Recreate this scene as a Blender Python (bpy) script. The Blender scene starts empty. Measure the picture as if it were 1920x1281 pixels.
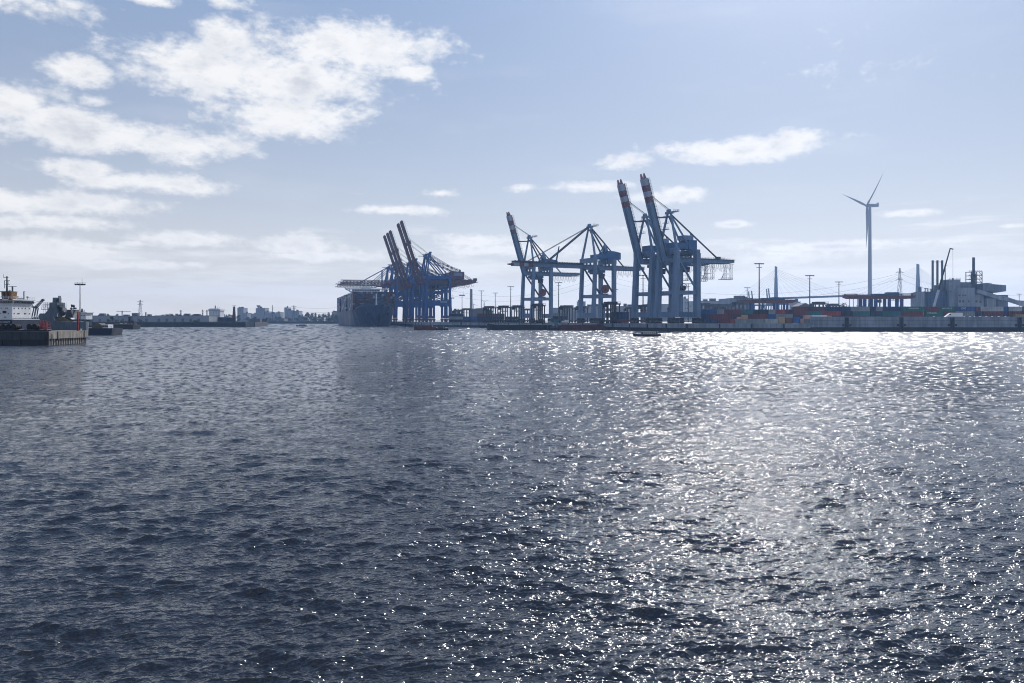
import bpy, math, random
import numpy as np
from mathutils import Vector, Matrix

random.seed(7)
R = math.radians
scene = bpy.context.scene
COL = scene.collection

# ------------------------------------------------------------------ camera, sky, sun, exposure
F = 1493.0          # focal length in pixels of the 1920 wide photograph
HC = 7.0            # eye height above the water (on a ferry deck)
HOR = 600.0         # pixel row of the horizon
cam_d = bpy.data.cameras.new('camera')
cam_d.sensor_width = 36.0
cam_d.lens = 36.0 * F / 1920.0
cam_d.shift_y = -(640.5 - HOR) / 1920.0
cam_d.clip_start = 0.3
cam_d.clip_end = 20000.0
cam = bpy.data.objects.new('camera', cam_d)
cam.location = (0, 0, HC)
cam.rotation_euler = (R(90), 0, 0)
COL.objects.link(cam)
scene.camera = cam

SUN_AZ, SUN_EL = 21.5, 37.0          # degrees right of the view axis, above the horizon
sun_d = bpy.data.lights.new('sun', 'SUN')
sun_d.energy = 4.2
sun_d.angle = R(0.53)
sun_d.color = (1.0, 0.955, 0.90)
sun = bpy.data.objects.new('sun', sun_d)
sdir = Vector((math.sin(R(SUN_AZ)) * math.cos(R(SUN_EL)), math.cos(R(SUN_AZ)) * math.cos(R(SUN_EL)), math.sin(R(SUN_EL))))
sun.rotation_euler = sdir.to_track_quat('Z', 'Y').to_euler()
sun.location = sdir * 300
COL.objects.link(sun)

scene.view_settings.view_transform = 'Standard'
scene.view_settings.look = 'None'
scene.view_settings.gamma = 1.0
scene.view_settings.exposure = 0.12
scene.cycles.use_denoising = True
scene.cycles.max_bounces = 5
scene.cycles.diffuse_bounces = 2
scene.cycles.glossy_bounces = 3
scene.cycles.transmission_bounces = 2
scene.cycles.volume_bounces = 0
scene.cycles.sample_clamp_indirect = 6.0
scene.cycles.sample_clamp_direct = 40.0
scene.cycles.use_adaptive_sampling = False
scene.cycles.pixel_filter_type = 'BLACKMAN_HARRIS'
scene.cycles.filter_width = 1.05


class NT:
    """short hand for building shader expressions"""
    def __init__(self, tree):
        self.t = tree
        self.n = tree.nodes
        self.l = tree.links

    def put(self, sock, v):
        if v is None:
            return
        if hasattr(v, 'is_linked') or isinstance(v, bpy.types.NodeSocket):
            self.l.new(v, sock)
        else:
            sock.default_value = v

    def m(self, op, a, b=None, c=None, clamp=False):
        n = self.n.new('ShaderNodeMath')
        n.operation = op
        n.use_clamp = clamp
        self.put(n.inputs[0], a)
        self.put(n.inputs[1], b)
        self.put(n.inputs[2], c)
        return n.outputs[0]

    def v(self, op, a, b=None, out=0):
        n = self.n.new('ShaderNodeVectorMath')
        n.operation = op
        self.put(n.inputs[0], a)
        if op == 'SCALE':
            self.put(n.inputs[3], b)
        else:
            self.put(n.inputs[1], b)
        return n.outputs[out]

    def xyz(self, v):
        n = self.n.new('ShaderNodeSeparateXYZ')
        self.l.new(v, n.inputs[0])
        return n.outputs

    def vec(self, x, y, z):
        n = self.n.new('ShaderNodeCombineXYZ')
        self.put(n.inputs[0], x)
        self.put(n.inputs[1], y)
        self.put(n.inputs[2], z)
        return n.outputs[0]

    def noise(self, vec, scale, detail=2.0, rough=0.5, dims='3D', dist=0.0):
        n = self.n.new('ShaderNodeTexNoise')
        n.noise_dimensions = dims
        self.l.new(vec, n.inputs['Vector'])
        n.inputs['Scale'].default_value = scale
        n.inputs['Detail'].default_value = detail
        n.inputs['Roughness'].default_value = rough
        n.inputs['Distortion'].default_value = dist
        return n.outputs['Fac']

    def ramp(self, v, a, b, c=0.0, d=1.0, smooth=True):
        n = self.n.new('ShaderNodeMapRange')
        n.interpolation_type = 'SMOOTHSTEP' if smooth else 'LINEAR'
        self.put(n.inputs[0], v)
        for k, x in enumerate((a, b, c, d)):
            self.put(n.inputs[k + 1], x)
        return n.outputs[0]

    def mix(self, f, a, b):
        n = self.n.new('ShaderNodeMix')
        n.data_type = 'RGBA'
        self.put(n.inputs[0], f)
        self.put(n.inputs[6], a if not isinstance(a, tuple) else (*a, 1.0)[:4])
        self.put(n.inputs[7], b if not isinstance(b, tuple) else (*b, 1.0)[:4])
        return n.outputs[2]


def lin(r, g, b):
    f = lambda c: (c / 255 / 12.92) if c / 255 <= 0.04045 else ((c / 255 + 0.055) / 1.055) ** 2.4
    return (f(r), f(g), f(b))


# sky: physical daylight sky with a broken layer of cumulus in it
world = bpy.data.worlds.new('World')
scene.world = world
world.use_nodes = True
wt = NT(world.node_tree)
wt.n.clear()
w_out = wt.n.new('ShaderNodeOutputWorld')
w_bg = wt.n.new('ShaderNodeBackground')
sky = wt.n.new('ShaderNodeTexSky')
sky.sky_type = 'NISHITA'
sky.sun_disc = False
sky.sun_elevation = R(SUN_EL)
sky.sun_rotation = R(SUN_AZ)
sky.altitude = 0
sky.air_density = 1.0
sky.dust_density = 0.6
sky.ozone_density = 2.0
SKY = 0.06
tc = wt.n.new('ShaderNodeTexCoord')
d = tc.outputs['Generated']
dx, dy, dz = wt.xyz(d)
az = wt.m('MULTIPLY', wt.m('ARCTAN2', dx, dy), 180 / math.pi)
el = wt.m('MULTIPLY', wt.m('ARCSINE', dz), 180 / math.pi)
zz = wt.m('ADD', wt.m('MAXIMUM', dz, 0.0), 0.045)
plane = wt.vec(wt.m('DIVIDE', dx, zz), wt.m('DIVIDE', dy, zz), 0.0)
ang = wt.vec(az, wt.m('MULTIPLY', el, 1.7), 0.0)


def azel(px, py):
    x, z = (px - 960) / F, (HOR - py) / F
    return math.degrees(math.atan2(x, 1)), math.degrees(math.atan2(z, math.hypot(1, x)))


CLOUDS = [  # where the clouds of the day stand: (azimuth and elevation given through the photo), half sizes, strength
    (415, 128, 170, 46, .93), (655, 90, 165, 46, .95), (520, 150, 190, 48, .93), (545, 212, 125, 42, .9), (425, 75, 55, 40, .7),
    (160, 248, 150, 30, .92), (345, 275, 105, 28, .9), (25, 195, 55, 30, .9), (90, 222, 60, 24, .85),
    (150, 318, 75, 15, .8), (285, 342, 110, 18, .85), (147, 131, 46, 24, 1.0), (775, 138, 42, 20, .8),
    (1400, 279, 150, 21, 1.0), (1500, 258, 45, 16, .9), (1180, 302, 60, 14, .65),
    (60, 380, 150, 20, .8), (200, 385, 90, 18, .75), (115, 416, 90, 13, .8), (20, 418, 30, 10, .7), (40, 460, 140, 20, .7),
    (345, 449, 95, 15, .85), (250, 456, 28, 6, .7), (555, 462, 95, 20, .8), (610, 480, 130, 12, .7), (210, 497, 40, 7, .75),
    (300, 497, 60, 7, .7), (360, 496, 30, 6, .7),
    (745, 394, 95, 9, .8), (830, 362, 36, 8, .7), (900, 450, 80, 12, .7), (1100, 350, 75, 10, .8), (1285, 364, 42, 13, .85),
    (1225, 372, 60, 10, .6), (1372, 421, 40, 7, .8), (1690, 401, 42, 7, .75), (1900, 424, 30, 5, .7), (1570, 461, 170, 9, .75), (1450, 485, 120, 12, .6),
    (985, 352, 30, 8, .5), (970, 470, 120, 12, .6), (1170, 428, 50, 8, .5), (75, 8, 90, 22, .6), (290, 2, 40, 8, .6), (425, 6, 36, 16, .6), (1590, 120, 70, 18, .12), (60, 170, 60, 14, .45),
    (180, 188, 26, 9, .5),
]
field = None
for (px, py, rx, ry, s) in CLOUDS:
    a0, e0 = azel(px, py)
    ra, re = math.degrees(rx / F), math.degrees(ry / F)
    q = wt.v('MULTIPLY', wt.v('SUBTRACT', ang, (a0, e0 * 1.7, 0)), (1 / ra, 1 / re / 1.7, 0))
    ln = wt.v('LENGTH', q, out=1)
    b = wt.m('MULTIPLY_ADD', ln, -s * .75, s * 1.0)
    field = b if field is None else wt.m('MAXIMUM', field, b)
field = wt.m('MAXIMUM', field, -0.55)
# low streaks towards the horizon, anywhere round the sky; scattered cumulus behind the camera
n_plane = wt.noise(plane, 0.55, 5, 0.6)
n_ang = wt.noise(ang, 0.30, 7, 0.60, dist=0.15)
n_fine = wt.noise(ang, 1.4, 4, 0.55)
streak = wt.noise(wt.vec(wt.m('MULTIPLY', az, 0.12), wt.m('MULTIPLY', el, 0.85), 3.0), 1.0, 6, 0.6)
low = wt.ramp(el, 2.0, 9.0, 0.72, 0.0)
f1 = wt.m('ADD', field, wt.m('MULTIPLY_ADD', n_ang, 1.5, -0.78))
f1 = wt.m('ADD', f1, wt.m('MULTIPLY_ADD', n_fine, 0.62, -0.34))
f2 = wt.m('MULTIPLY_ADD', streak, 2.2, wt.m('ADD', low, -1.45))
behind = wt.ramp(dy, 0.75, 0.35, 0.0, 0.35)
f3 = wt.m('MULTIPLY_ADD', n_plane, 1.6, wt.m('ADD', behind, -1.15))
cov = wt.m('ADD', wt.ramp(f1, -0.06, 0.58), wt.m('MULTIPLY', wt.ramp(f2, 0.0, 0.6), 0.75), clamp=True)
veil = wt.ramp(wt.noise(wt.v('MULTIPLY', ang, (0.07, 0.16, 0.0)), 1.0, 4, 0.55), 0.50, 0.80, 0.0, 0.16)
cov = wt.m('MAXIMUM', cov, veil)
cov = wt.m('MAXIMUM', cov, wt.m('MULTIPLY', wt.ramp(f3, 0.0, 0.35), 0.9))
thick = wt.ramp(f1, 0.15, 1.1)
# cloud brightness: thin edges glow, thick undersides are greyer
n_sh = wt.noise(wt.v('ADD', ang, (0.25, 1.5, 0.0)), 0.30, 7, 0.60, dist=0.15)
grey = wt.m('MULTIPLY', thick, wt.ramp(n_sh, 0.42, 0.66), clamp=True)
C_HI, C_LO = (0.93, 0.92, 0.905), (0.61, 0.625, 0.67)
cloud_c = wt.mix(grey, C_HI, C_LO)
sky_s = wt.v('SCALE', sky.outputs[0], SKY)
SKYGAIN = wt.mix(0.55, sky_s, wt.mix(wt.ramp(el, 14.0, 45.0), (0.315, 0.43, 0.655), (0.27, 0.47, 0.90)))
# moist air whitens the lower sky
hz = wt.m('POWER', wt.m('SUBTRACT', 1.0, wt.m('MAXIMUM', dz, 0.0)), 6.5)
sky_h = wt.mix(wt.m('MULTIPLY', hz, 0.82), SKYGAIN, (0.98, 0.90, 0.78))
cs = wt.v('DOT_PRODUCT', d, tuple(sdir), out=1)
sang = wt.m('MULTIPLY', wt.m('ARCCOSINE', wt.m('MINIMUM', cs, 1.0)), 180 / math.pi)
aur = wt.m('ADD', wt.m('MULTIPLY', wt.m('EXPONENT', wt.m('MULTIPLY', sang, -1 / 3.5)), 6.0), wt.m('MULTIPLY', wt.m('EXPONENT', wt.m('MULTIPLY', sang, -1 / 9.0)), 0.4))
sky_h = wt.v('ADD', sky_h, wt.v('SCALE', wt.vec(1.0, 0.97, 0.93), aur))
fade = wt.ramp(el, 0.0, 7.0, 0.8, 1.0)
fin = wt.mix(wt.m('MULTIPLY', cov, wt.m('MULTIPLY', fade, 0.9)), sky_h, cloud_c)
wt.put(w_bg.inputs[0], fin)
w_bg.inputs[1].default_value = 1.0
wt.l.new(w_bg.outputs[0], w_out.inputs[0])
world.cycles.sampling_method = 'MANUAL'
world.cycles.sample_map_resolution = 512


# ------------------------------------------------------------------ materials
def new_mat(name):
    m = bpy.data.materials.new(name)
    m.use_nodes = True
    t = NT(m.node_tree)
    b = t.n['Principled BSDF']
    return m, t, b


def paint(name, col, rough=0.55, var=0.25, scale=0.35, metal=0.0, streak=0.0, spec=0.35):
    """weathered solid: base colour broken up by noise in object space"""
    m, t, b = new_mat(name)
    tc = t.n.new('ShaderNodeTexCoord')
    o = tc.outputs['Object']
    f = t.noise(o, scale, 5, 0.6)
    k = t.ramp(f, 0.3, 0.7, 1 - var, 1 + var * 0.6, smooth=False)
    if streak:
        s = t.noise(t.v('MULTIPLY', o, (1, 1, 0.08)), scale * 6, 3, 0.6)
        k = t.m('MULTIPLY', k, t.ramp(s, 0.35, 0.65, 1 - streak, 1.0))
    c = t.v('SCALE', t.vec(*col), k)
    t.put(b.inputs['Base Color'], c)
    t.put(b.inputs['Roughness'], t.ramp(f, 0.3, 0.7, rough - 0.08, rough + 0.12))
    b.inputs['Metallic'].default_value = metal
    b.inputs['Specular IOR Level'].default_value = spec
    return m


def tagk(o, kind):
    o['kind'] = kind
    return o


def link(name, me, m=None, parent=None):
    o = bpy.data.objects.new(name, me)
    COL.objects.link(o)
    if m:
        me.materials.append(m)
    if parent:
        o.parent = parent
    return o


# ------------------------------------------------------------------ water
def build_water():
    # rings round the viewing place, fine where waves can be seen, coarse behind
    fine = np.linspace(-58, 58, 1500)
    coarse = np.linspace(58, 302, 40)[1:-1]
    th = np.radians(np.concatenate([fine, coarse]))
    K = 7.0 * 796.0
    inv = np.linspace(1 / 9.0, 1 / 1500.0, 1200)
    rr = np.concatenate([[0.5, 3, 6, 8], 1 / inv, 1500 * (8000 / 1500) ** (np.linspace(0, 1, 20)[1:])])
    nT, nR = len(th), len(rr)
    rg, tg = np.meshgrid(rr, th, indexing='ij')
    X, Y = rg * np.sin(tg), rg * np.cos(tg)
    Z = np.zeros_like(X)
    DX, DY = np.zeros_like(X), np.zeros_like(X)
    dr = np.gradient(rr)[:, None]
    rng = np.random.default_rng(3)
    wind = R(101)                      # direction the chop runs, so crests lie nearly across the view
    nw = 170
    lam = np.exp(rng.uniform(math.log(0.085), math.log(2.4), nw))
    lam = np.concatenate([lam, np.exp(rng.uniform(math.log(2.6), math.log(7.0), 22))])
    for i in range(len(lam)):
        l = lam[i]
        spread = 0.36 + 0.2 * min(1, 0.3 / l)
        a = wind + rng.normal(0, spread)
        kx, ky = math.cos(a), math.sin(a)
        k = 2 * math.pi / l
        slope = 0.040 * min(1.0, (0.7 / l) ** 0.8)
        amp = slope / k
        fadein = np.clip((l / 2.6 - dr) / (l / 2.6) * 2.0, 0, 1)
        if fadein.max() <= 0:
            continue
        act = np.nonzero((fadein[:, 0] > 0) & (rr < 190))[0]
        if len(act) == 0:
            continue
        s = slice(act[0], act[-1] + 1)
        ph = k * (X[s] * kx + Y[s] * ky) + rng.uniform(0, 6.283)
        f = fadein[s]
        Z[s] += amp * f * np.sin(ph)
        c = amp * f * np.cos(ph) * 0.9
        DX[s] += kx * c
        DY[s] += ky * c
    # wave groups: stronger and weaker patches
    g = 1 + 0.45 * np.sin(X * 0.9 + 0.5 * Y + 2 * np.sin(Y * 0.31)) * np.sin(Y * 0.55 - 0.23 * X + 1.7 * np.sin(X * 0.27))
    Z *= g
    V = np.stack([X + DX * g, Y + DY * g, Z], -1).reshape(-1, 3)
    i0 = (np.arange(nR - 1)[:, None] * nT + np.arange(nT)[None, :])
    j = (np.arange(nT) + 1) % nT
    i1 = (np.arange(nR - 1)[:, None] * nT + j[None, :])
    quads = np.stack([i0, i0 + nT, i1 + nT, i1], -1).reshape(-1, 4)
    me = bpy.data.meshes.new('water')
    me.vertices.add(len(V))
    me.vertices.foreach_set('co', V.astype(np.float32).ravel())
    nq = len(quads)
    me.loops.add(nq * 4)
    me.loops.foreach_set('vertex_index', quads.astype(np.int32).ravel())
    me.polygons.add(nq)
    me.polygons.foreach_set('loop_start', (np.arange(nq) * 4).astype(np.int32))
    me.polygons.foreach_set('loop_total', np.full(nq, 4, np.int32))
    me.polygons.foreach_set('use_smooth', np.ones(nq, bool))
    me.update(calc_edges=True)
    # slope of the unresolved chop, one value per facet of the far water
    far_v = np.clip((rg - 16) / 60, 0, 1)
    sl = rng.normal(0, 1, (3, nR, nT))
    sl = (sl + np.roll(sl, 1, 2) + .5 * np.roll(sl, -1, 2) + .5 * np.roll(sl, 2, 2)) / 1.58
    sr, sa_ = sl[0] * .23 * far_v, sl[1] * .17 * far_v
    S = np.stack([sr * np.sin(tg) + sa_ * np.cos(tg), sr * np.cos(tg) - sa_ * np.sin(tg), 0 * sr], -1).reshape(-1, 3)
    at = me.attributes.new('chop', 'FLOAT_VECTOR', 'POINT')
    at.data.foreach_set('vector', S.astype(np.float32).ravel())
    m, t, b = new_mat('river_water')
    an = t.n.new('ShaderNodeAttribute')
    an.attribute_name = 'chop'
    geo = t.n.new('ShaderNodeNewGeometry')
    pos = geo.outputs['Position']
    x, y, z = t.xyz(pos)
    dist = t.m('SQRT', t.m('ADD', t.m('MULTIPLY', x, x), t.m('MULTIPLY', y, y)))
    ca, sa = math.cos(wind), math.sin(wind)
    al = t.m('ADD', t.m('MULTIPLY', x, -sa), t.m('MULTIPLY', y, ca))     # along the crests
    ac = t.m('ADD', t.m('MULTIPLY', x, ca), t.m('MULTIPLY', y, sa))      # across them

    def grad(freq, stretch, detail, rough, off):
        e = 0.18 / freq
        vals = []
        for (ex, ey) in ((0, 0), (e, 0), (0, e)):
            p = t.vec(t.m('MULTIPLY', t.m('ADD', al, ex), freq * stretch), t.m('MULTIPLY', t.m('ADD', ac, ey), freq), off)
            vals.append(t.noise(p, 1.0, detail, rough, dims='2D'))
        ga = t.m('DIVIDE', t.m('SUBTRACT', vals[1], vals[0]), e)
        gc = t.m('DIVIDE', t.m('SUBTRACT', vals[2], vals[0]), e)
        return ga, gc, vals[0]
    f_a, f_c, _ = grad(6.0, 0.5, 2.0, 0.6, 0.0)         # ripples, everywhere
    c_a, c_c, ch = grad(0.8, 0.6, 4.0, 0.68, 5.0)      # the chop, where the mesh is too coarse for it
    gust = t.noise(t.vec(t.m('MULTIPLY', x, 0.02), t.m('MULTIPLY', y, 0.012), 0.0), 1.0, 3, 0.6, dims='2D')
    gk = t.ramp(gust, 0.3, 0.7, 0.8, 1.2)
    far = t.ramp(dist, 20.0, 130.0, 0.06, 1.0)
    fk = t.m('MULTIPLY', gk, 0.078)
    ck = t.m('MULTIPLY', t.m('MULTIPLY', far, gk), 0.45)
    s_a = t.m('ADD', t.m('MULTIPLY', f_a, fk), t.m('MULTIPLY', c_a, ck))
    s_c = t.m('ADD', t.m('MULTIPLY', f_c, fk), t.m('MULTIPLY', c_c, ck))
    nx = t.m('SUBTRACT', t.m('MULTIPLY', s_c, -ca), t.m('MULTIPLY', s_a, -sa))
    ny = t.m('SUBTRACT', t.m('MULTIPLY', s_c, -sa), t.m('MULTIPLY', s_a, ca))
    N = t.v('NORMALIZE', t.v('ADD', t.v('ADD', geo.outputs['Normal'], an.outputs['Vector']), t.vec(nx, ny, 0.0)))
    t.put(b.inputs['Normal'], N)
    t.put(b.inputs['Base Color'], (0.015, 0.018, 0.023, 1))
    t.put(b.inputs['Roughness'], t.ramp(dist, 30.0, 300.0, 0.08, 0.24))
    b.inputs['IOR'].default_value = 1.52
    b.inputs['Specular IOR Level'].default_value = 0.5
    o = link('water', me, m)
    tagk(o, 'structure')
    return o


build_water()


def build_haze():
    me = bpy.data.meshes.new('haze')
    x0, x1, y0, y1, z0, z1 = -2600, 2600, -120, 4200, -4.0, 172
    v = [(x, y, z) for x in (x0, x1) for y in (y0, y1) for z in (z0, z1)]
    f = [(0, 1, 3, 2), (4, 6, 7, 5), (0, 4, 5, 1), (2, 3, 7, 6), (0, 2, 6, 4), (1, 5, 7, 3)]
    me.from_pydata(v, [], f)
    m = bpy.data.materials.new('haze')
    m.use_nodes = True
    t = NT(m.node_tree)
    t.n.remove(t.n['Principled BSDF'])
    vol = t.n.new('ShaderNodeVolumePrincipled')
    vol.inputs['Color'].default_value = (0.34, 0.57, 1.0, 1)
    vol.inputs['Density'].default_value = 0.000115
    vol.inputs['Anisotropy'].default_value = 0.55
    t.l.new(vol.outputs[0], t.n['Material Output'].inputs['Volume'])
    o = link('haze', me, m)
    tagk(o, 'stuff')
    o['label'] = 'pale blue haze in the air over the harbour'
    return o


build_haze()

# ------------------------------------------------------------------ mesh helpers
class MB:
    def __init__(self):
        self.v, self.f = [], []

    def add(self, vs, fs):
        k = len(self.v)
        self.v += [tuple(p) for p in vs]
        self.f += [tuple(i + k for i in q) for q in fs]
        return self

    def box(self, x0, x1, y0, y1, z0, z1):
        v = [(x, y, z) for x in (x0, x1) for y in (y0, y1) for z in (z0, z1)]
        return self.add(v, [(0, 1, 3, 2), (4, 6, 7, 5), (0, 4, 5, 1), (2, 3, 7, 6), (0, 2, 6, 4), (1, 5, 7, 3)])

    def beam(self, p, q, w, h=None, w2=None, h2=None):
        """square section from p to q; w sideways, h in the upright sense; w2, h2 at the far end"""
        h = w if h is None else h
        w2 = w if w2 is None else w2
        h2 = h if h2 is None else h2
        p, q = Vector(p), Vector(q)
        d = (q - p).normalized()
        up = Vector((0, 0, 1)) if abs(d.z) < 0.97 else Vector((1, 0, 0))
        s = d.cross(up).normalized()
        u = s.cross(d).normalized()
        v = []
        for c, a, b in ((p, w / 2, h / 2), (q, w2 / 2, h2 / 2)):
            v += [c - s * a - u * b, c + s * a - u * b, c + s * a + u * b, c - s * a + u * b]
        return self.add(v, [(0, 3, 2, 1), (4, 5, 6, 7), (0, 1, 5, 4), (1, 2, 6, 5), (2, 3, 7, 6), (3, 0, 4, 7)])

    def tube(self, p, q, r, r2=None, n=8):
        r2 = r if r2 is None else r2
        p, q = Vector(p), Vector(q)
        d = (q - p).normalized()
        up = Vector((0, 0, 1)) if abs(d.z) < 0.97 else Vector((1, 0, 0))
        s = d.cross(up).normalized()
        u = s.cross(d).normalized()
        v = []
        for c, a in ((p, r), (q, r2)):
            for i in range(n):
                t = 2 * math.pi * i / n
                v.append(c + s * math.cos(t) * a + u * math.sin(t) * a)
        f = [(i, (i + 1) % n, n + (i + 1) % n, n + i) for i in range(n)]
        f += [tuple(range(n - 1, -1, -1)), tuple(range(n, 2 * n))]
        return self.add(v, f)

    def prism(self, pts, z0, z1):
        n = len(pts)
        v = [(x, y, z0) for x, y in pts] + [(x, y, z1) for x, y in pts]
        f = [(i, (i + 1) % n, n + (i + 1) % n, n + i) for i in range(n)]
        return self.add(v, f + [tuple(range(n - 1, -1, -1)), tuple(range(n, 2 * n))])

    def slab(self, pts, y0, y1):
        """outline in the x-z plane carried from y0 to y1"""
        n = len(pts)
        v = [(x, y0, z) for x, z in pts] + [(x, y1, z) for x, z in pts]
        f = [(i, (i + 1) % n, n + (i + 1) % n, n + i) for i in range(n)]
        return self.add(v, f + [tuple(range(n - 1, -1, -1)), tuple(range(n, 2 * n))])

    def loft(self, rings):
        n = len(rings[0])
        v = [p for r in rings for p in r]
        f = []
        for k in range(len(rings) - 1):
            for i in range(n):
                f.append((k * n + i, k * n + (i + 1) % n, (k + 1) * n + (i + 1) % n, (k + 1) * n + i))
        f += [tuple(range(n - 1, -1, -1)), tuple(range((len(rings) - 1) * n, len(rings) * n))]
        return self.add(v, f)

    def rail(self, p, q, h=1.1, step=2.5, r=0.05):
        """post and two-wire handrail"""
        p, q = Vector(p), Vector(q)
        n = max(1, int((q - p).length / step))
        for i in range(n + 1):
            c = p.lerp(q, i / n)
            self.beam(c, c + Vector((0, 0, h)), r * 2)
        for z in (h * .55, h):
            self.beam(p + Vector((0, 0, z)), q + Vector((0, 0, z)), r * 2)
        return self

    def lattice(self, p, q, w, h, bay, r):
        """four-chord truss from p to q"""
        p, q = Vector(p), Vector(q)
        d = (q - p).normalized()
        up = Vector((0, 0, 1)) if abs(d.z) < 0.97 else Vector((1, 0, 0))
        s = d.cross(up).normalized()
        u = s.cross(d).normalized()
        L = (q - p).length
        n = max(1, round(L / bay))
        cs = [s * a * w / 2 + u * b * h / 2 for a, b in ((-1, -1), (1, -1), (1, 1), (-1, 1))]
        for c in cs:
            self.beam(p + c, q + c, r)
        for i in range(n + 1):
            a = p + d * (L * i / n)
            for k in range(4):
                self.beam(a + cs[k], a + cs[(k + 1) % 4], r * .7)
                if i < n:
                    b = p + d * (L * (i + 1) / n)
                    x, y = (k, (k + 1) % 4) if i % 2 else ((k + 1) % 4, k)
                    self.beam(a + cs[x], b + cs[y], r * .7)
        return self

    def build(self, name, m, parent=None, smooth=False):
        me = bpy.data.meshes.new(name)
        me.from_pydata(self.v, [], self.f)
        if smooth:
            me.polygons.foreach_set('use_smooth', [True] * len(me.polygons))
        me.update()
        return link(name, me, m, parent)


def X(px, D):
    return (px - 960) / F * D


def Zy(py, D):
    return HC + (HOR - py) / F * D


def tag(o, label, cat, group=None, kind=None):
    o['label'] = label
    o['category'] = cat
    if group:
        o['group'] = group
    if kind:
        o['kind'] = kind
    return o


def thing(name, label, cat, loc=(0, 0, 0), rz=0.0, group=None):
    o = bpy.data.objects.new(name, None)
    COL.objects.link(o)
    o.location = loc
    o.rotation_euler = (0, 0, rz)
    return tag(o, label, cat, group)


def copy_tree(o, loc=None, rz=None, label=None, parent=None):
    c = o.copy()
    COL.objects.link(c)
    if parent:
        c.parent = parent
    if loc is not None:
        c.location = loc
    if rz is not None:
        c.rotation_euler = (0, 0, rz)
    if label:
        c['label'] = label
    for ch in list(o.children):
        copy_tree(ch, parent=c)
    return c


# shared paints and building stuffs
M = {}
def mp(key, *a, **k):
    M[key] = paint(key, *a, **k)
mp('concrete', (.20, .20, .19), .85, .35, .15, streak=.3)
mp('concrete_pale', (.35, .315, .265), .85, .4, .5, streak=.45)
mp('wall_concrete', (.30, .335, .385), .85, .3, .12, streak=.3)
mp('concrete_dark', (.055, .06, .068), .9, .4, .3, streak=.4)
mp('tidal_stain', (.028, .032, .034), .8, .35, .4, streak=.3)
mp('asphalt', (.30, .29, .27), .7, .3, .06)
mp('land_soil', (.06, .07, .045), .95, .4, .02)
mp('crane_grey', (.15, .235, .355), .5, .16, .12, streak=.22)
mp('crane_grey_dark', (.04, .055, .075), .55, .25, .3)
mp('crane_red', (.21, .07, .075), .55, .25, .3)
mp('crane_white', (.38, .42, .48), .55, .15, .3)
mp('crane_blue', (.010, .070, .24), .5, .2, .12, streak=.2)
mp('crane_maroon', (.12, .045, .05), .5, .25, .15, streak=.2)
mp('house_blue', (.03, .11, .24), .5, .2, .2)
mp('reel_brown', (.16, .065, .05), .6, .3, .4)
mp('black_steel', (.022, .023, .026), .6, .4, .5)
mp('dark_steel', (.05, .055, .065), .6, .3, .4)
mp('rubber', (.012, .012, .013), .8, .2, .6)
mp('hull_black', (.012, .014, .018), .5, .4, .2, streak=.3)
mp('hull_navy', (.016, .024, .05), .45, .3, .1, streak=.3)
mp('hull_rust', (.15, .045, .03), .7, .4, .35, streak=.3)
mp('ship_blue', (.012, .034, .10), .5, .25, .05, streak=.3)
mp('ship_white', (.70, .71, .72), .5, .08, .2, streak=.12)
mp('ship_grey', (.11, .14, .165), .6, .2, .25, streak=.25)
mp('funnel_ochre', (.17, .085, .022), .55, .2, .4)
mp('signal_red', (.33, .045, .035), .55, .25, .6)
mp('olive_cover', (.14, .11, .055), .9, .4, 1.2)
mp('glass_dark', (.02, .025, .03), .12, .2, .3, spec=.6)
mp('turbine_white', (.36, .41, .49), .45, .08, .1)
mp('plant_grey', (.17, .215, .275), .7, .2, .1, streak=.3)
mp('plant_light', (.27, .315, .375), .7, .16, .1, streak=.3)
mp('plant_dark', (.10, .13, .17), .6, .25, .15, streak=.25)
mp('far_wall', (.28, .29, .31), .8, .2, .05)
mp('far_wall_dark', (.13, .14, .16), .8, .2, .05)
mp('far_roof', (.12, .12, .13), .8, .25, .05)
mp('brick', (.17, .09, .075), .85, .3, .1)
mp('bark', (.06, .05, .04), .9, .3, .6)
mp('wire', (.06, .06, .065), .5, .1, .5)
mp('lamp_glass', (.55, .55, .52), .3, .1, .5)
mp('cargo_tan', (.42, .30, .17), .8, .25, .5)
mp('cargo_salmon', (.50, .29, .23), .8, .25, .5)
mp('cargo_blue', (.03, .12, .34), .6, .2, .5)
mp('white_paint', (.75, .75, .74), .45, .06, .5)
mp('brown_tower', (.06, .045, .045), .85, .3, .3)


def leaf_mat(name, c):
    m, t, b = new_mat(name)
    tc = t.n.new('ShaderNodeTexCoord')
    f = t.noise(tc.outputs['Object'], 0.35, 4, 0.6)
    t.put(b.inputs['Base Color'], t.mix(t.ramp(f, .3, .7), tuple(x * .6 for x in c), tuple(x * 1.35 for x in c)))
    b.inputs['Roughness'].default_value = .75
    return m
M['leaf'] = leaf_mat('leaf', (.045, .065, .025))
M['leaf_dry'] = leaf_mat('leaf_dry', (.085, .075, .03))

# ------------------------------------------------------------------ ground
GZ = 4.8
def ground(name, pts, z, m, z0=-3.0):
    o = MB().prism(pts, z0, z).build(name, m)
    return tagk(o, 'structure')

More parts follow.
